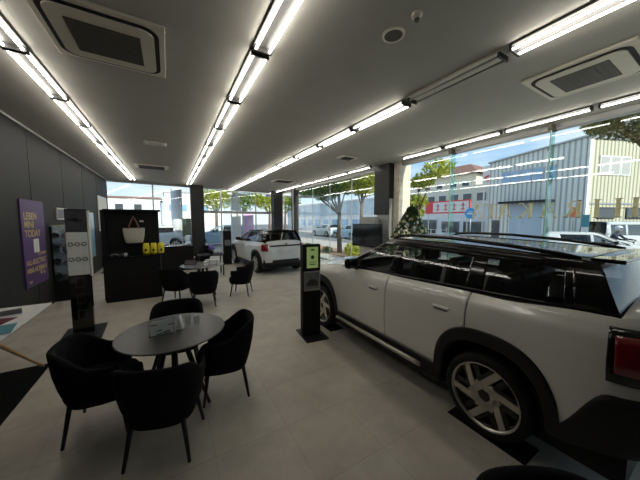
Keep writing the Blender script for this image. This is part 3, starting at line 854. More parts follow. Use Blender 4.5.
    # closed dark underbody with wheel wells left free
    m = MB()
    yb0, yb1 = -RO + .12, WB + FO - .15
    for a, b in ((yb0, -.27), (.42, WB - .42), (WB + .42, yb1)):
        if b > a: m.box(-W + .10, W - .10, a, b, .20, P['floor_z'])
    for a in (0, WB): m.box(-W + .38, W - .38, a - .43, a + .43, .25, P['floor_z'] + .1).box(-W + .1, W - .1, a - .43, a + .43, RW + rz_i + .02, RW + rz_i + .06)
    m.build('underbody', 'black_matt', t)
    # greenhouse
    zt = P['ztop']; kk = P['tumble']
    def XG(y, z):
        tt = max(-.999, min(.999, (y - yc) / Lh)); zbb = zb(y)
        u = (z - zbb) / (zt - zbb)
        return xs(tt, zbb) - .004 - kk * max(0, u) ** 1.25
    def patch(mb, q, side, nu=6, nv=4, off=0):
        # q: bottom-front, bottom-rear, top-rear, top-front in (y, z)
        rows_ = []
        for i in range(nv + 1):
            v = i / nv; row = []
            for j in range(nu + 1):
                u = j / nu
                y = (q[0][0] * (1 - u) + q[1][0] * u) * (1 - v) + (q[3][0] * (1 - u) + q[2][0] * u) * v
                z = (q[0][1] * (1 - u) + q[1][1] * u) * (1 - v) + (q[3][1] * (1 - u) + q[2][1] * u) * v
                row.append(Vector((side * (XG(y, z) + off), y, z)))
            rows_.append(row)
        mb.grid(rows_)
    for side in (-1, 1):
        fr = MB()
        for q in P['frame']: patch(fr, q, side, 10, 3)
        solid(fr.build('pillar_frame', 'black_gloss' if detail else P['paint'], t, weld=.0004), .008, 0)
        for q, gm in P['panes']:
            g = MB(); patch(g, q, side, 8, 4, -.006); g.build('side_window', gm, t)
        for q in P.get('trimq', []):
            g = MB(); patch(g, q, side, 6, 4, .006); solid(g.build('rear_pillar_panel', 'chrome', t), .01)
    # roof
    ry0, ry1 = P['roof']; m = MB(); rows_ = []
    nr = 24
    for i in range(nr + 1):
        y = ry0 + (ry1 - ry0) * i / nr; e = XG(y, zt); row = []
        zr = zt - P.get('droop', 0) * (ry1 - y) / (ry1 - ry0) + P.get('roofarc', 0) * (1 - ((y - (ry0 + ry1) / 2) / ((ry1 - ry0) / 2)) ** 2)
        for j in range(-10, 11):
            u = j / 10; row.append(Vector((e * u, y, zr - .0 + P['rcrown'] * (1 - abs(u) ** 3))))
        rows_.append(row)
    m.grid(rows_); solid(m.build('roof', P.get('roofmat', 'black_gloss'), t), .03, -1)
    # windscreen and rear window
    def screen(y0, z0, y1, z1, xo0, xo1, bulge, mname, nm):
        m = MB(); rows_ = []
        for i in range(7):
            v = i / 6; row = []
            for j in range(-8, 9):
                u = j / 8; x = (xo0 * (1 - v) + xo1 * v) * u
                row.append(Vector((x, y0 + (y1 - y0) * v + bulge * (1 - u * u), z0 + (z1 - z0) * v + (P['rcrown'] * v) * (1 - abs(u) ** 3))))
            rows_.append(row)
        m.grid(rows_); return m.build(nm, mname, t)
    (rgy, rgz), (rty, rtz) = P['rearglass'][0:2] if isinstance(P['rearglass'][0], tuple) else ((P['rearglass'][0], zb(P['rearglass'][0])), (ry0, zt - P.get('droop', 0)))
    rgm = P.get('rearglassmat', 'privacy_glass')
    tt0 = (rgy - yc) / Lh
    screen(yy(tt0, rgz), rgz, rty, rtz, xs(tt0, rgz) - .01, XG(rty, zt), -.05, rgm, 'rear_window')
    tt1 = (ycowl - yc) / Lh
    screen(P['abase'], zb(P['abase']) + .0, ry1, zt, xs((P['abase'] - yc) / Lh, zb(P['abase'])) - .01, XG(ry1, zt), P.get('wsb', .12), 'car_glass', 'windscreen')
    # wheels
    spec = P.get('wheel', 'pinwheel')
    wparts = None
    for a, an in ((0, 'rear'), (WB, 'front')):
        for side in (-1, 1):
            we = bpy.data.objects.new('wheel', None); col.objects.link(we); we.parent = t; we.location = (side * (W - .115), a, RW); we.rotation_euler = (0, 0, 0 if side == -1 else PI)
            if wparts is None:
                m = MB(); rr = P['rim']
                m.lathe([(rr - .02, -.09), (rr + .01, -.112), (RW - .03, -.115), (RW - .008, -.10), (RW, -.07), (RW, .07), (RW - .01, .10), (rr, .11)], 48, (0, 0, 0), 'X', caps=False)
                a1 = m.build('tyre', 'rubber', we)
                m = MB(); m.lathe([(rr - .010, -.098), (rr + .002, -.116), (rr + .008, -.117), (rr + .0, -.09)], 48, (0, 0, 0), 'X', caps=False)
                m.lathe([(rr - .005, -.094), (rr - .012, -.06), (rr - .02, .10)], 48, (0, 0, 0), 'X', caps=False)
                a2 = m.build('rim', 'satin_silver', we)
                m = MB(); m.lathe([(rr - .015, -.03), (.10, -.035), (.02, -.035)], 32, (0, 0, 0), 'X')
                a3 = m.build('brake_disc', 'black_matt', we)
                m = MB(); ns = 6
                for k in range(ns):
                    M = Matrix.Rotation(2 * PI * k / ns + .70, 4, 'X')
                    m.box(-.099, -.084, .046, .100, -.09, rr - .006, .004, M=M)
                m2 = MB()
                for k in range(ns):
                    M = Matrix.Rotation(2 * PI * k / ns + .70, 4, 'X')
                    m2.box(-.086, -.070, .088, .13, -.02, rr - .035, .003, M=M)
                    m2.box(-.084, -.066, -.02, .03, .04, rr - .02, .003, M=M)
                m2.lathe([(.075, -.07), (.07, -.088), (.035, -.092)], 24, (0, 0, 0), 'X')
                a4 = m.build('spokes', P.get('spokemat', 'satin_silver'), we); a5 = m2.build('inner_spokes', 'black_gloss', we)
                wparts = (a1, a2, a3, a4, a5)
            else:
                for q in wparts:
                    c = q.copy(); col.objects.link(c); c.parent = we
    # lights
    for side in (-1, 1):
        for nm, lm, (ya, yb_), (za, zb_) in P.get('lamps', []):
            m = MB(); rows_ = []
            for i in range(9):
                tt = ya + (yb_ - ya) * i / 8
                rows_.append([Vector((side * (xs(tt, z) + .008), yy(tt, z) + (-.006 if tt < 0 else .006), z)) for z in [za + (zb_ - za) * j / 5 for j in range(6)]])
            m.grid(rows_); solid(m.build(nm, lm, t), .012)
    # mirrors
    my, mz = P['mirror']
    for side in (-1, 1):
        x = XG(my, zb(my))
        m = MB().box(x + .03, x + .22, -.055, .06, -.01, .135, .035)
        if side == -1:
            for v in m.bm.verts: v.co.x *= -1
        m.box(side * (x - .02), side * (x + .06), -.02, .03, -.03, .02)
        m.build('wing_mirror', 'black_gloss', t, (0, my, mz))
    return t, xs, yy, XG, zb, yc, Lh

C1 = dict(W=.92, WB=2.692, RO=.90, FO=.84, R=.348, rim=.268, N=190, paint='car_white', floor_z=.55, name='parked_car',
          belt=[(-.9, 1.25), (-.6, 1.235), (0, 1.19), (1.2, 1.165), (2.0, 1.14), (2.3, 1.10), (3.0, 1.02), (3.53, .93)],
          sill=[(-.9, .42), (-.45, .33), (.5, .22), (2.2, .22), (3.2, .28), (3.53, .28)],
          clad=[(-.9, .80), (-.70, .78), (-.44, .42), (-.30, .42), (.5, .40), (2.2, .40), (3.1, .42), (3.5, .5)],
          rear=[(.3, .10), (.5, .0), (.85, -.0), (1.0, .03), (1.3, .09)], front=[(.3, -.10), (.5, 0), (.8, -.02), (1.0, -.12)],
          cuts=[.185, 1.165, 2.18], handles=[(.42, 1.00), (1.38, .98)],
          cowl=2.22, abase=2.20, rearglass=(-.72, 0), roof=(-.56, 1.30), n=12, droop=.05, roofarc=.02, rcrown=.035, ztop=1.60, tumble=.155, crown=.09, rz_o=.555, rz_i=.445, ra_o=.485, ra_i=.405,
          mirror=(1.80, 1.165),
          frame=[[(2.22, 1.10), (2.06, 1.12), (1.17, 1.60), (1.30, 1.60)],                       # A pillar
                 [(1.40, 1.535), (-.60, 1.48), (-.56, 1.555), (1.28, 1.605)],                    # top rail
                 [(2.10, 1.118), (-.70, 1.225), (-.69, 1.258), (1.98, 1.165)],                    # belt strip
                 [(1.21, 1.14), (1.10, 1.14), (1.07, 1.56), (1.17, 1.56)],
                 [(.25, 1.17), (.10, 1.17), (.12, 1.56), (.25, 1.56)],
                 [(-.44, 1.2), (-.50, 1.2), (-.46, 1.50), (-.40, 1.50)],
                 [(-.49, 1.22), (-.705, 1.22), (-.59, 1.50), (-.44, 1.50)]],
          panes=[([(1.98, 1.15), (1.20, 1.15), (1.16, 1.55), (1.30, 1.55)], 'car_glass'),
                 ([(1.11, 1.16), (.22, 1.18), (.24, 1.55), (1.08, 1.55)], 'privacy_glass'),
                 ([(.13, 1.18), (-.46, 1.20), (-.42, 1.50), (.14, 1.53)], 'privacy_glass')],
          lamps=[('tail_lamp_housing', 'black_gloss', (-.897, -.985), (.87, 1.19)), ('head_lamp', 'lamp_clear', (.90, .985), (.68, .86))])
car1, xs1, yy1, XG1, zb1, yc1, Lh1 = make_car(C1, 'large white car with black roof and dark side glass at the right', 'car', (3.16, 1.08, .006), 0)
def car1_strip(nm, mm, yrange, zrange, off, side, n_=24, th=.008):
    m = MB(); rows_ = []
    for i in range(n_ + 1):
        y = yrange[0] + (yrange[1] - yrange[0]) * i / n_; tt = (y - yc1) / Lh1
        rows_.append([Vector((side * (xs1(tt, z) + off), yy1(tt, z), z)) for z in [zrange[0] + (zrange[1] - zrange[0]) * j / 4 for j in range(5)]])
    m.grid(rows_); return solid(m.build(nm, mm, car1), th)
for side in (-1, 1):
    x = .915
    a = MB().tube([(side * (x + .035), .60, .335), (side * (x + .045), .72, .34), (side * (x + .045), 2.05, .34), (side * (x + .035), 2.15, .335)], .026, 10).build('side_step', 'satin_silver', car1)
    # roof rail
    pts = [(side * (XG1(y, 1.6) - .03), y, z) for y, z in ((-.46, 1.565), (-.34, 1.590), (0, 1.625), (.5, 1.655), (1.0, 1.66), (1.22, 1.64), (1.30, 1.60))]
    MB().tube(pts, .018, 8).build('roof_rail', 'black_gloss', car1)
    car1_strip('tail_lamp', 'tail_red', (-.715, -.865), (.93, 1.15), .022, side, 10)
    # black wheel house edges, plastic flick of the rear corner
# tail gate details
MB().box(-.28, .28, -.915, -.895, .78, .92, .004).build('number_plate', 'plate_white', car1)
MB().box(-.62, .62, -.925, -.89, .50, .60, .01).build('rear_diffuser', 'satin_silver', car1)
MB().box(-.55, .55, 3.50, 3.545, .42, .72, .02).build('front_grille', 'black_gloss', car1)
m = MB().box(-.60, .60, -.67, -.50, 1.550, 1.578, .01); m.build('roof_spoiler', 'black_gloss', car1)
# interior
def car_seat(parent, x, y, wdt=.50):
    s = bpy.data.objects.new('seat', None); col.objects.link(s); s.parent = parent; s.location = (x, y, .55)
    MB().box(-wdt / 2, wdt / 2, -.02, .50, .08, .24, .05).build('cushion', 'seat_leather', s)
    MB().box(-wdt / 2, wdt / 2, -.09, .06, .2, .80, .05, M=Matrix.Rotation(R(-12), 4, 'X').inverted() if False else Matrix.Rotation(R(12), 4, 'X')).build('seat_back', 'seat_leather', s)
    MB().box(-.13, .13, -.07, .03, .83, 1.0, .035, M=Matrix.Rotation(R(12), 4, 'X')).build('head_rest', 'seat_leather', s)
for x in (-.38, .38): car_seat(car1, x, 1.15)
for x in (-.40, .0, .40): car_seat(car1, x, .28, .42)
m = MB().box(-.74, .74, 1.80, 2.2, .75, 1.06, .06); m.build('dashboard', 'interior_dark', car1)
m = MB().tube([(.38 + .185 * math.cos(a), 1.66 + .05 * math.sin(a) , 1.05 + .18 * math.sin(a)) for a in [2 * PI * k / 24 for k in range(25)]], .016, 8)
m.tube([(.2, 1.66, 1.05), (.56, 1.66, 1.05)], .014, 6).tube([(.38, 1.66, 1.05), (.38, 1.85, .98)], .03, 8)
m.build('steering_wheel', 'black_matt', car1)
MB().lathe([(.12, -.012), (.12, .0)], 28, (0, 1.80, 1.14), 'Y').build('centre_display', 'black_gloss', car1)
MB().box(-.10, .10, 1.5, 1.53, 1.47, 1.53, .012).build('rear_view_mirror', 'black_matt', car1)
MB().box(-.7, .7, -.7, .0, .75, .80).build('parcel_shelf', 'interior_dark', car1)
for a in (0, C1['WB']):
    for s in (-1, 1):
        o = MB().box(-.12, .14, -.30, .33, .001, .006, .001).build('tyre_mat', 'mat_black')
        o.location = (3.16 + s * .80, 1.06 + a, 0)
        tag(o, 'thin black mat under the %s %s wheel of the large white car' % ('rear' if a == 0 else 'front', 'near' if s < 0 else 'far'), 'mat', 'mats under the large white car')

C2 = dict(W=.865, WB=2.606, RO=.68, FO=.76, R=.33, rim=.235, N=110, paint='car_pearl', floor_z=.5, name='parked_car',
          belt=[(-.7, 1.10), (0, 1.09), (1.2, 1.05), (2.0, 1.02), (2.7, .95), (3.36, .82)],
          sill=[(-.7, .35), (-.4, .28), (.5, .2), (2.2, .2), (3.3, .25)], clad=[(-.7, .42), (-.5, .40), (.5, .34), (2.2, .34), (3.3, .38)],
          rear=[(.3, .04), (.5, 0), (.8, .03), (1.15, .16)], front=[(.3, -.08), (.5, 0), (.8, -.04), (1.0, -.12)],
          cuts=[.2, 1.1, 2.1], handles=[(.42, .92), (1.32, .90)], cowl=2.15, abase=2.1, rearglass=(-.52, 0), roof=(-.34, 1.25), roofarc=.02, rcrown=.045, rearglassmat='deep_tint_glass', ztop=1.46, tumble=.19, n=7, crown=.07,
          ra_o=.45, rz_o=.50, ra_i=.375, rz_i=.42, mirror=(1.72, 1.06),
          frame=[[(2.10, 1.01), (1.95, 1.03), (1.12, 1.47), (1.25, 1.47)], [(1.3, 1.41), (-.42, 1.41), (-.42, 1.475), (1.22, 1.475)], [(2.0, 1.02), (-.55, 1.085), (-.55, 1.11), (1.9, 1.05)],
                 [(1.13, 1.03), (1.04, 1.03), (1.02, 1.43), (1.10, 1.43)], [(.15, 1.07), (-.55, 1.07), (-.42, 1.43), (.05, 1.43)]],
          panes=[([(1.88, 1.04), (1.12, 1.05), (1.08, 1.42), (1.25, 1.42)], 'car_glass'), ([(1.05, 1.05), (.14, 1.07), (.06, 1.42), (1.02, 1.42)], 'deep_tint_glass')],
          lamps=[('tail_lamp', 'tail_red', (-.88, -.985), (.80, 1.03)), ('head_lamp', 'lamp_clear', (.90, .985), (.6, .78))])
car2, xs2, yy2, XG2, zb2, yc2, Lh2 = make_car(C2, 'small white hatchback with black roof seen from behind, in the far showroom', 'car', (3.40, 8.85, 0), R(4))
MB().box(-.62, .62, -.672, -.655, .95, 1.0, .008).build('tailgate_strip', 'black_gloss', car2)
MB().box(-.24, .24, -.700, -.685, .70, .85, .004).build('plate_recess', 'car_pearl', car2)
m = MB().lathe([(.035, -.69), (.035, -.68)], 16, (0, 0, 1.03), 'Y').box(-.09, .09, -.688, -.68, 1.025, 1.035); m.build('round_emblem', 'chrome', car2)
MB().box(-.50, .50, -.71, -.60, .36, .50, .02).build('rear_diffuser', 'cladding', car2)
MB().box(-.52, .52, -.50, -.30, 1.465, 1.49, .01).build('roof_spoiler', 'black_gloss', car2)
for x in (-.20, .36): car_seat(car2, x, 1.0, .46)
MB().box(-.7, .7, 1.7, 2.1, .7, 1.0, .05).build('dashboard', 'interior_dark', car2)
t = thing('balloon', 'pale blue round placard leaning in the small hatchback rear window', 'placard', (0, 0, 0))
bpy.data.objects.remove(t)

# simple parked cars outside
def simple(P_over, label, loc, rz, hs=1.0, cat='car', group=None):
    P = dict(C2); P.update(W=.86, N=60, sill=[(-.7, .22), (3.3, .22)], clad=[(-.7, .24), (3.3, .24)], paint='car_silver', roofmat=None, cladmat=None, cuts=[], lamps=C2['lamps'])
    P.update(P_over); P['roofmat'] = P.get('roofmat') or P['paint']; P['cladmat'] = P.get('cladmat') or P['paint']
    return make_car(P, label, cat, loc, rz, group, detail=False)[0]
# ---------------------------------------------------------------- lettering on the near glass (reads right way round from the street)
def glyph(ch):
    """strokes in a unit-high cell, (x, z) quads; wide and thin strokes with serifs"""
    T, t_ = .17, .07
    def st(x0, z0, x1, z1, w_): # slanted stroke, horizontal width w_
        return [(x0, z0), (x0 + w_, z0), (x1 + w_, z1), (x1, z1)]
    def sf(x0, x1, z): return [(x0, z), (x1, z), (x1, z + .045), (x0, z + .045)]
    if ch == 'H': return [st(.08, 0, .08, 1, T), st(.66, 0, .66, 1, T), sf(.15, .70, .47), sf(0, .30, 0), sf(0, .30, .955), sf(.58, .88, 0), sf(.58, .88, .955)], .88
    if ch == 'I': return [st(.08, 0, .08, 1, T), sf(0, .30, 0), sf(0, .30, .955)], .30
    if ch == 'T': return [st(.34, 0, .34, 1, T), sf(.24, .58, 0), sf(0, .80, .95), [(0, .80), (.04, .80), (.06, 1), (0, 1)], [(.76, .80), (.80, .80), (.80, 1), (.74, 1)]], .80
    if ch == 'A': return [st(.05, 0, .40, 1, t_), st(.68, 0, .36, 1, T), sf(.18, .66, .32), sf(0, .24, 0), sf(.60, .92, 0)], .92
    if ch == 'K': return [st(.08, 0, .08, 1, T), st(.18, .42, .62, 1, t_), st(.62, 0, .28, .52, T), sf(0, .30, 0), sf(0, .30, .955), sf(.55, .80, .955), sf(.55, .88, 0)], .88
    if ch == 'R':
        o = [st(.08, 0, .08, 1, T), st(.64, 0, .34, .48, T), sf(0, .30, 0), sf(0, .2, .955), sf(.58, .88, 0)]
        for k in range(8):
            a0, a1 = R(90 - 22.5 * k), R(90 - 22.5 * (k + 1)); c = (.34, .735)
            o.append([(c[0] + .18 * math.cos(a0), c[1] + .21 * math.sin(a0)), (c[0] + .30 * math.cos(a0), c[1] + .265 * math.sin(a0)), (c[0] + .30 * math.cos(a1), c[1] + .265 * math.sin(a1)), (c[0] + .18 * math.cos(a1), c[1] + .21 * math.sin(a1))])
        o += [sf(.15, .36, .955), sf(.15, .36, .47)]; return o, .85
t = thing('window_lettering', 'large pale gold capital letters stuck on the right shop window', 'lettering', (XR - .004, 0, 1.89))
for chh, y in (('H', .92), ('I', 1.34), ('R', 1.56), ('A', 1.90), ('K', 2.27), ('A', 2.64), ('T', 2.91), ('A', 3.22)):
    qs, w_ = glyph(chh); m = MB()
    for q in qs: m.poly([(0, y + p[0] * .31, p[1] * .31) for p in q], (-.004, 0, 0))
    m.build('letter', 'gold_letter', t)

# ---------------------------------------------------------------- outdoors, right side
def stru(name, m, mm): return struct(name, m, mm)
stru('ground', MB().box(-40, 90, -60, 120, -1.0, -.27), 'asphalt')
stru('sidewalk', MB().box(XR + .1, 12.4, -20, 60, -.5, -.06), 'sidewalk')
stru('sidewalk_far', MB().box(19.5, 24.4, -30, 60, -.5, -.16), 'sidewalk')
stru('road', MB().box(12.65, 19.5, -30, 90, -.5, -.20), 'asphalt')
stru('kerb', MB().box(12.4, 12.65, -30, 80, -.5, -.04), 'kerb')
stru('forecourt', MB().box(-20, XR + .1, 15.95, 26, -.5, -.06), 'sidewalk')
m = MB()
for y in range(-20, 60, 6): m.box(16.0, 16.15, y, y + 3, -.20, -.192)
m.box(13.1, 13.25, -30, 80, -.20, -.192); stru('road_marking', m, 'road_paint')
stru('planting_bed', MB().box(7.7, 9.5, 8.2, 30, -.07, -.02), 'brown_soil')

def leaves(mb, c, rad, n, s=.10, squash=.6):
    for _ in range(n):
        while True:
            p = Vector((random.uniform(-1, 1), random.uniform(-1, 1), random.uniform(-1, 1)))
            if .15 < p.length < 1: break
        p = Vector(c) + Vector((p.x * rad, p.y * rad, p.z * rad * squash))
        a = Vector((random.gauss(0, 1), random.gauss(0, 1), random.gauss(0, 1))).normalized()
        b = a.cross(Vector((random.gauss(0, 1), random.gauss(0, 1), random.gauss(0, 1)))).normalized()
        q = s * random.uniform(.6, 1.3)
        mb.poly([p - a * q, p + b * q * .45, p + a * q, p - b * q * .45])
def tree(loc, h, trunk_r, clumps, leafm, label, n=700, s=.12, lean=(0, 0), group=None, name='street_tree'):
    t = thing(name, label, 'tree', loc, 0, group)
    m = MB()
    m.tube([(0, 0, 0), (lean[0] * .3, lean[1] * .3 + .03, h * .35), (lean[0] * .7, lean[1] * .7 - .03, h * .7), (lean[0], lean[1], h)], [trunk_r * 1.2, trunk_r, trunk_r * .8, trunk_r * .4], 10)
    for (c, r) in clumps:
        m.tube([(lean[0] * .6, lean[1] * .6, h * .6), ((lean[0] * .6 + c[0]) / 2, (lean[1] * .6 + c[1]) / 2, (h * .6 + c[2]) / 2 + .15), c], [trunk_r * .45, trunk_r * .3, trunk_r * .1], 6)
    m.build('trunk', 'bark', t)
    m = MB()
    for (c, r) in clumps: leaves(m, c, r, n, s)
    m.build('foliage', leafm, t, normals=False); return t
tree((8.5, 12.2, -.05), 3.7, .13, [((0, -.8, 3.9), 1.0), ((-.2, .9, 4.0), 1.2), ((.3, 2.4, 4.1), 1.2), ((.2, 3.9, 4.2), 1.2), ((.1, 5.4, 4.4), 1.4), ((-.3, 0, 4.9), 1.4), ((0, 1.6, 3.6), .9)], 'leaves_green', 'street tree with bare trunk seen left of the dark window column', 1300, .10, (0, .1))
tree((8.7, 10.5, -.05), 4.3, .10, [((0, -.2, 3.6), .85), ((-.2, .5, 3.9), .8), ((0, -.8, 4.1), .9)], 'leaves_yellow', 'bright yellow-green tree crown close behind the window column', 700, .10)
tree((9.1, 7.3, -.05), 3.6, .09, [((0, -.1, 3.5), .55), ((.1, .2, 2.7), .5), ((0, -.9, 3.9), .6), ((.1, .3, 2.2), .45)], 'leaves_yellow', 'slender yellow-leaved tree just right of the pier', 420, .09)
tree((9.2, .9, -.05), 4.6, .12, [((0, .9, 4.15), .55), ((.2, .3, 3.95), .6), ((-.1, .2, 4.5), .7), ((.2, 1.2, 4.3), .4)], 'leaves_autumn', 'tree branch with dark leaves at the upper right outside the glass', 1500, .045)
def shrub(loc, r, leafm, label, n=900, s=.06, hh=.8):
    t = thing('shrub', label, 'shrub', loc)
    m = MB()
    for k in range(7): a = k * .9; m.tube([(0, 0, 0), (r * .6 * math.cos(a), r * .6 * math.sin(a), hh * .8)], [.015, .006], 5)
    m.build('stems', 'bark', t); m = MB(); leaves(m, (0, 0, hh * .55), r, n, s, hh * .5 / r); m.build('foliage', leafm, t, normals=False); return t
shrub((7.75, 9.95, -.05), .45, 'leaves_yellow', 'bright green shrub outside the glass left of the television')
shrub((7.9, 12.6, -.05), .3, 'leaves_green', 'low green shrub outside at the foot of the street tree', 300, .06, .35)
shrub((7.9, 15.0, -.05), .35, 'leaves_green', 'low green shrub outside beyond the street tree', 300, .06, .35)

def windows_on(parent, rects, axis, pos, glassm, framem='plaster_white', th=.06):
    """rects (a0,a1,z0,z1) on plane axis=pos facing -axis; local coordinates"""
    for a0, a1, z0, z1 in rects:
        if axis == 'x': f = MB().box(pos - th, pos + .02, a0, a1, z0, z1); g = MB().box(pos - th - .01, pos - th, a0 + .04, a1 - .04, z0 + .08, z1 - .08)
        else: f = MB().box(a0, a1, pos - th, pos + .02, z0, z1); g = MB().box(a0 + .08, a1 - .08, pos - th - .01, pos - th, z0 + .08, z1 - .08)
        fo = f.build('window', framem, parent); g.build('pane', glassm, fo)
# warehouse: grey side
t = thing('warehouse', 'grey corrugated warehouse with blue window strip and pale roller shutter', 'building', (24.5, 9.1, -.27))
m = MB(); m.grid([[(0, 3.1, z1), (0, -3.0, z2), (10, -6.87, z2), (10, 3.1, z1), (0, 3.1, z1)] for z1, z2 in ((0, 0), (7.05, 7.70))], smooth=False); m.build('wall', 'siding_grey', t)
m = MB(); m.grid([[(-.15, 3.2, 7.05 + d), (-.15, -3.05, 7.70 + d), (10, -6.95, 7.70 + d), (10, 3.2, 7.05 + d), (-.15, 3.2, 7.05 + d)] for d in (0, .12)], smooth=False); m.poly([(-.15, 3.2, 7.17), (-.15, -3.05, 7.82), (10, -6.95, 7.82), (10, 3.2, 7.17)]); m.build('roof', 'aluminium', t)
windows_on(t, [(-1.45 + k * .72, -.77 + k * .72, 5.05, 6.15) for k in range(5)], 'x', 0, 'window_blue', 'aluminium')
MB().box(-.05, .02, -1.15, 1.35, 0, 3.35).build('roller_shutter', 'shutter', t)
MB().box(-.9, 0, -1.5, 1.9, 3.45, 3.62, .02).build('canopy', 'clad_dark', t)
for a, b in ((-.95, -.9), (-2.0, -1.95)): MB().box(-.10, 0, b - .02, b + .06, 0, 7.2).build('drain_pipe', 'plaster_white', t)
MB().box(-.03, .01, 2.1, 2.7, 0, 2.1).build('dark_doorway', 'window_dark', t)
# cream side
th_ = math.atan2(-.36, .93)
t = thing('warehouse', 'sunlit cream corrugated building with upper windows at far right', 'building', (24.5, 6.05, -.27), th_)
MB().box(0, 22, -.0, 3, 0, 7.6).build('wall', 'siding_cream', t)
MB().box(-.05, 22.2, -.12, 3.1, 7.6, 7.75).build('roof', 'aluminium', t)
MB().box(-.05, .20, -.14, -.01, 0, 7.6).build('drain_pipe', 'plaster_white', t)
for x in (3.2, 7.2, 11.2): windows_on(t, [(x - 2.2 + .9 * k, x - 1.35 + .9 * k, 5.2, 6.5) for k in range(3)], 'y', 0, 'light_grey', 'plaster_white')
for x in (1.1, 3.6, 6.1): windows_on(t, [(x, x + 1.5, 2.2, 3.0)], 'y', 0, 'window_dark', 'clad_dark')
MB().box(0, 22, -.05, 0, 3.2, 3.32).build('ledge', 'aluminium', t)
# blue sign at the corner
t = thing('street_sign', 'upright blue notice sign at the warehouse corner', 'sign', (20.5, 4.95, -.3))
MB().box(-.03, .03, -.03, .03, 0, 2.4).build('post', 'aluminium', t)
MB().box(-.06, -.03, -.17, .17, .9, 2.45, .01).build('panel', 'teal', t)
MB().box(-.07, -.06, -.15, .15, 1.2, 1.75).build('notice', 'plate_white', t)
t = thing('street_sign', 'small red notice above the blue sign', 'sign', (20.4, 5.45, -.3))
MB().box(-.02, .02, -.02, .02, 0, 2.9).build('post', 'aluminium', t)
MB().box(-.05, -.02, -.12, .12, 2.3, 2.9, .01).build('panel', 'orange', t)

# houses between pier and warehouse
t = thing('house', 'cream house with brown hipped roof beyond the street', 'building', (34, 22.5, -.27))
MB().box(0, 8, -4.0, 6.5, 0, 8.1).build('wall', 'plaster_cream', t)
m = MB(); m.grid([[(-.6, -4.6, 8.1), (-.6, 7.1, 8.1), (8.6, 7.1, 8.1), (8.6, -4.6, 8.1), (-.6, -4.6, 8.1)], [(3, -1.5, 10.0), (3, 4, 10.0), (5, 4, 10.0), (5, -1.5, 10.0), (3, -1.5, 10.0)]], smooth=False)
m.poly([(3, -1.5, 10), (3, 4, 10), (5, 4, 10), (5, -1.5, 10)]); m.build('roof', 'roof_brown', t)
windows_on(t, [(-3.2, -2.2, 6.0, 7.2), (-1.5, -.5, 6.0, 7.2), (.6, 1.6, 6.0, 7.2), (2.6, 3.6, 6.0, 7.2)], 'x', 0, 'window_dark')
t = thing('office_building', 'white and pale blue low office with garage openings behind the red sign', 'building', (28, 17.6, -.27))
MB().box(0, 5, -3.8, 5, 0, 3.4).build('wall', 'plaster_white', t)
MB().box(.6, 5, -3.6, 5, 3.4, 5.9).build('upper_floor', 'plaster_cream', t)
windows_on(t, [(-3.2 + 1.5 * k, -2.2 + 1.5 * k, 4.1, 5.1) for k in range(5)], 'x', .6, 'window_dark')
windows_on(t, [(-3.4, -1.2, .6, 2.0), (-.8, 1.4, .6, 2.0), (2.0, 4.2, .4, 2.2)], 'x', 0, 'window_dark', 'shutter')
t = thing('shop_sign', 'long white sign board with red frame beyond the street', 'sign', (22, 14.5, -.3))
for y in (-1.9, 1.9): MB().box(.02, .08, y - .04, y + .04, 0, 3.9).build('post', 'aluminium', t)
MB().box(-.05, .02, -2.15, 2.2, 2.75, 3.9).build('red_frame', 'red_sign', t)
MB().box(-.07, -.05, -2.05, 1.35, 2.88, 3.78).build('white_panel', 'plate_white', t)
m = MB()
for k in range(4): m.box(-.08, -.07, -1.75 + k * .8, -1.35 + k * .8, 3.08, 3.14).box(-.08, -.07, -1.62 + k * .8, -1.52 + k * .8, 3.0, 3.66).box(-.08, -.07, -1.78 + k * .8, -1.32 + k * .8, 3.42, 3.48)
m.build('red_characters', 'red_sign', t)
t = thing('round_road_sign', 'round blue road sign with white mark beyond the street', 'sign', (19.8, 11.05, -.3))
MB().tube([(0, 0, 0), (0, 0, 3.2)], .04, 8).build('post', 'aluminium', t)
MB().lathe([(.42, -.05), (.42, -.03)], 28, (0, 0, 2.65), 'X').build('disc', 'blue_sign', t)
MB().box(-.06, -.05, -.25, .25, 2.58, 2.70).box(-.06, -.05, -.18, .18, 2.76, 2.80).build('white_mark', 'plate_white', t)
t = thing('sign_tower', 'white lattice sign tower with red emblem beyond the street', 'sign', (26.5, 13.05, -.27))
for y in (-.55, .55): MB().box(-.07, .07, y - .06, y + .06, 0, 7.3).build('post', 'plaster_white', t)
MB().box(-.12, .12, -.7, .7, 5.5, 7.3).build('board', 'plate_white', t)
m = MB().tube([(-.16, .45 * math.cos(a), 6.1 + .22 * math.sin(a)) for a in [2 * PI * k / 20 for k in range(21)]], .09, 6); m.build('red_emblem', 'red_sign', t)
for z in (2, 3.8): MB().box(-.05, .05, -.5, .5, z, z + .12).build('crossbar', 'plaster_white', t)

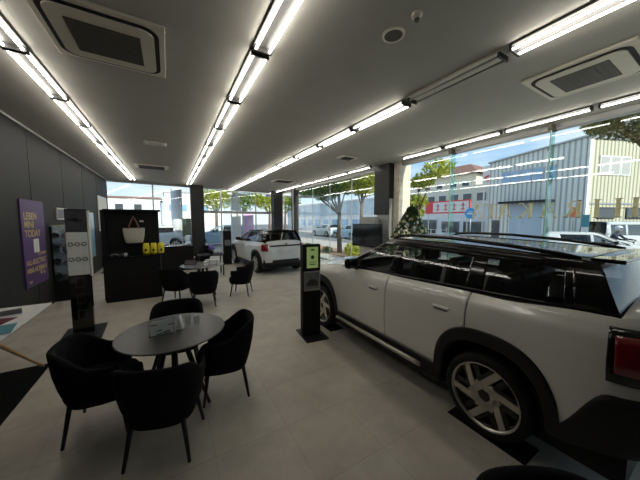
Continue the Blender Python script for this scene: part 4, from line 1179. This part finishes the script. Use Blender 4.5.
# buildings seen through the window left of the column
t = thing('office_building', 'long pale blue building with window band seen past the street tree', 'building', (25, 38, -.27))
MB().box(0, 8, -11.5, 20, 0, 5.1).build('wall', 'plaster_white', t)
MB().box(-.1, 0, -11.5, 20, 2.9, 5.0).build('blue_band', 'pale_blue', t)
windows_on(t, [(-10.5 + 3 * k, -8.6 + 3 * k, .9, 2.3) for k in range(9)], 'x', 0, 'window_blue')
MB().box(-.2, 8, -11.6, 20.1, 5.1, 5.3).build('roof', 'plaster_white', t)
t = thing('mesh_fence', 'white mesh fence along the far side of the street', 'fence', (19.9, 22, -.3))
m = MB()
for k in range(37): m.box(-.015, .015, -9 + k * .5, -8.97 + k * .5, .1, 1.35)
for z in (.15, .55, .95, 1.3): m.box(-.015, .015, -9, 9.2, z, z + .03)
m.build('mesh_panel', 'plaster_white', t)
for k in range(7): MB().box(-.04, .04, -9 + k * 3, -8.92 + k * 3, 0, 1.5).build('post', 'aluminium', t)

sim = simple
sim(dict(paint='car_silver'), 'silver car parked across the street left of the street tree trunk', (17.2, 26.4, -.20), R(5), group='cars across the street')
sim(dict(paint='car_pearl'), 'white car parked across the street right of the street tree trunk', (17.0, 16.6, -.20), R(5), group='cars across the street')
sim(dict(paint='car_blue'), 'blue car across the street, half hidden behind the television', (17.2, 21.5, -.20), R(5), group='cars across the street')
sim(dict(paint='car_pearl'), 'white sedan parked before the grey warehouse', (15.7, 4.75, -.20), R(-157))
van = dict(paint='car_pearl', W=.85, WB=2.45, RO=.9, FO=.5, n=12, belt=[(-.9, 1.15), (2.9, 1.10)], rear=[(.3, 0), (1.3, .02)], front=[(.3, 0), (1.3, -.12)], cowl=2.75, abase=2.7, rearglass=(-.85, 0), roof=(-.80, 2.15), ztop=1.88, tumble=.10, crown=.02,
           frame=[[(2.72, 1.08), (2.6, 1.1), (2.05, 1.88), (2.17, 1.88)], [(2.3, 1.74), (-.80, 1.74), (-.80, 1.885), (2.15, 1.885)], [(1.7, 1.12), (1.55, 1.12), (1.55, 1.78), (1.7, 1.78)], [(.6, 1.12), (.45, 1.12), (.45, 1.78), (.6, 1.78)], [(-.6, 1.12), (-.88, 1.12), (-.80, 1.78), (-.6, 1.78)]],
           panes=[([(2.55, 1.14), (1.7, 1.14), (1.7, 1.76), (2.2, 1.76)], 'window_dark'), ([(1.55, 1.14), (.6, 1.14), (.6, 1.76), (1.55, 1.76)], 'window_dark'), ([(.45, 1.14), (-.6, 1.14), (-.6, 1.76), (.45, 1.76)], 'window_dark')], mirror=(2.45, 1.2))
sim(dict(van, paint='car_silver'), 'white and blue box van parked by the cream building behind the rider', (22.4, 4.6, -.16), R(-111), cat='van')
sim(dict(van), 'white van at the far right edge by the cream building', (27.1, 2.8, -.16), R(-111), cat='van')

# rider on scooter
t = thing('scooter', 'dark motor scooter on the street with a white leg shield', 'scooter', (19.2, 3.35, -.20), R(165))
for y in (-.62, .62): MB().lathe([(.16, -.05), (.24, -.04), (.24, .04), (.16, .05)], 20, (0, y, .24), 'X').build('wheel', 'rubber', t)
m = MB().box(-.13, .13, -.75, -.05, .42, .72, .06).box(-.12, .12, -.1, .45, .25, .33, .03); m.build('frame_body', 'jacket', t)
MB().box(-.2, .2, .40, .48, .30, .95, .04).build('leg_shield', 'helmet', t)
MB().tube([(0, .62, .24), (0, .45, 1.0)], .03, 8).build('fork', 'black_metal', t)
MB().tube([(-.32, .40, 1.05), (0, .46, 1.0), (.32, .40, 1.05)], .018, 8).build('handlebar', 'black_metal', t)
def skin_mesh(name, joints, edges, m, parent):
    me = bpy.data.meshes.new(name); me.from_pydata([j[0] for j in joints], edges, []); o = bpy.data.objects.new(name, me); col.objects.link(o)
    md = o.modifiers.new('s', 'SKIN'); sv = me.skin_vertices[0].data
    for i, j in enumerate(joints): sv[i].radius = (j[1], j[1]); sv[i].use_root = (i == 0)
    o.modifiers.new('d', 'SUBSURF').levels = 1
    dg = bpy.context.evaluated_depsgraph_get(); me2 = bpy.data.meshes.new_from_object(o.evaluated_get(dg)); bpy.data.objects.remove(o)
    for f in me2.polygons: f.use_smooth = True
    me2.materials.clear(); me2.materials.append(MATS[m]); o = bpy.data.objects.new(name, me2); col.objects.link(o); o.parent = parent; return o
p = thing('person', 'person in dark jacket and pale helmet riding the scooter', 'person', (19.2, 3.35, -.20), R(165))
J = [((0, -.35, .82), .15), ((0, -.30, 1.05), .15), ((0, -.20, 1.28), .17), ((0, -.14, 1.42), .07), ((0, -.10, 1.50), .06),
     ((-.20, -.17, 1.33), .07), ((-.27, .05, 1.12), .05), ((-.28, .34, 1.08), .035), ((.20, -.17, 1.33), .07), ((.27, .05, 1.12), .05), ((.28, .34, 1.08), .035),
     ((-.12, -.30, .80), .10), ((-.17, .10, .78), .08), ((-.14, .18, .40), .055), ((-.14, .30, .37), .045), ((.12, -.30, .80), .10), ((.17, .10, .78), .08), ((.14, .18, .40), .055), ((.14, .30, .37), .045)]
E_ = [(0, 1), (1, 2), (2, 3), (3, 4), (2, 5), (5, 6), (6, 7), (2, 8), (8, 9), (9, 10), (0, 11), (11, 12), (12, 13), (13, 14), (0, 15), (15, 16), (16, 17), (17, 18)]
skin_mesh('body', J, E_, 'jacket', p)
MB().ball((0, -.07, 1.60), .105, 16, (.9, 1, 1.15)).build('face', 'skin', p)
m = MB().ball((0, -.09, 1.64), .145, 16); m.build('helmet', 'helmet', p)
MB().box(-.10, .10, .02, .06, 1.58, 1.66, .015).build('visor', 'window_dark', p)
for s in (-1, 1): MB().ball((s * .28, .37, 1.08), .045, 8, (.8, 1.3, .8)).build('hand', 'skin', p)

# ---------------------------------------------------------------- outdoors, behind the far glass
t = thing('entrance_canopy', 'white entrance canopy with round pillar outside the far glass', 'canopy', (1.2, 19, 0))
m = MB(); m.poly([(-.9, -2.4, 3.75), (9, -2.2, 3.45), (9, 3.5, 4.0), (-.9, 3.5, 4.6)], (0, 0, .22)); m.build('canopy_roof', 'canopy_white', t)
MB().lathe([(.34, -.06), (.34, 3.9)], 28, (-.72, 1.0, 0)).build('pillar', 'canopy_white', t)
MB().box(2.6, 3.2, -.4, .0, -.06, 3.6).build('pillar', 'canopy_white', t)
for k in range(3): m = MB(); m.poly([(2.0 + k * 2.2, -2.2, 3.60), (2.25 + k * 2.2, -2.2, 3.60), (4.6 + k * 2.2, 3.4, 4.05), (4.3 + k * 2.2, 3.4, 4.05)], (0, 0, -.16)); m.build('canopy_beam', 'canopy_white', t)
t = thing('banner', 'purple banner outside the far glass behind the small hatchback', 'banner', (4.95, 18.6, -.06))
MB().box(-.36, .36, -.015, .015, .25, 2.35).build('banner_cloth', 'purple_banner', t)
MB().tube([(-.40, 0, 0), (-.40, 0, 2.5)], .02, 8).build('pole', 'aluminium', t)
MB().box(-.5, -.1, -.2, .2, 0, .06).build('base', 'black_metal', t)
t = thing('notice_board', 'olive notice board on legs outside by the dark column', 'notice board', (.95, 17.3, -.06))
MB().box(-.28, .28, -.02, .02, 1.0, 2.0).build('board', 'olive_board', t)
for x in (-.26, .24): MB().box(x, x + .03, .02, .05, 0, 2.0).build('leg', 'aluminium', t)
t = thing('house', 'white flat roofed house beyond the forecourt at far left', 'building', (-3.5, 42, -.27))
MB().box(-7, 2.5, 0, 8, 0, 5.0).build('wall', 'plaster_white', t); MB().box(-7.2, 2.7, -.2, 8.2, 5.0, 5.2).build('roof', 'roof_brown', t)
windows_on(t, [(-4.5 + 2 * k, -3.5 + 2 * k, 3.2, 4.3) for k in range(3)], 'y', 0, 'window_dark')
t = thing('office_building', 'pale grey building behind the canopy pillar', 'building', (3, 46, -.27))
MB().box(-3.5, 5, 0, 8, 0, 6.4).build('wall', 'plaster_white', t)
windows_on(t, [(-3 + 1.6 * k, -2 + 1.6 * k, 3.4, 4.6) for k in range(5)], 'y', 0, 'window_blue')
MB().box(-3.7, 5.2, -.2, 8.2, 6.4, 6.6).build('roof', 'aluminium', t)
for i, (x, y, lm) in enumerate(((4.2, 28, 'leaves_yellow'), (7.4, 30, 'leaves_green'), (10.2, 29, 'leaves_yellow'), (13.0, 31, 'leaves_green'))):
    tree((x, y, -.4), 4.6, .15, [((0, 0, 4.2), 1.6), ((1.1, .2, 4.8), 1.3), ((-1, 0, 4.6), 1.3)], lm, ['yellow-green tree beyond the blue car', 'green tree behind the white forecourt pillar', 'yellow-green tree behind the purple banner', 'green tree behind the far right dark column'][i], 500, .16, group='trees behind the forecourt')
sim(dict(paint='car_blue'), 'blue car parked outside right of the dark column', (4.6, 20.6, -.06), R(82))
sim(dict(paint='car_pearl'), 'white car parked outside left of the dark column', (.2, 20.4, -.06), R(100))
sim(dict(paint='car_silver'), 'silver car parked outside behind the black partition', (-5.0, 21.0, -.06), R(90))
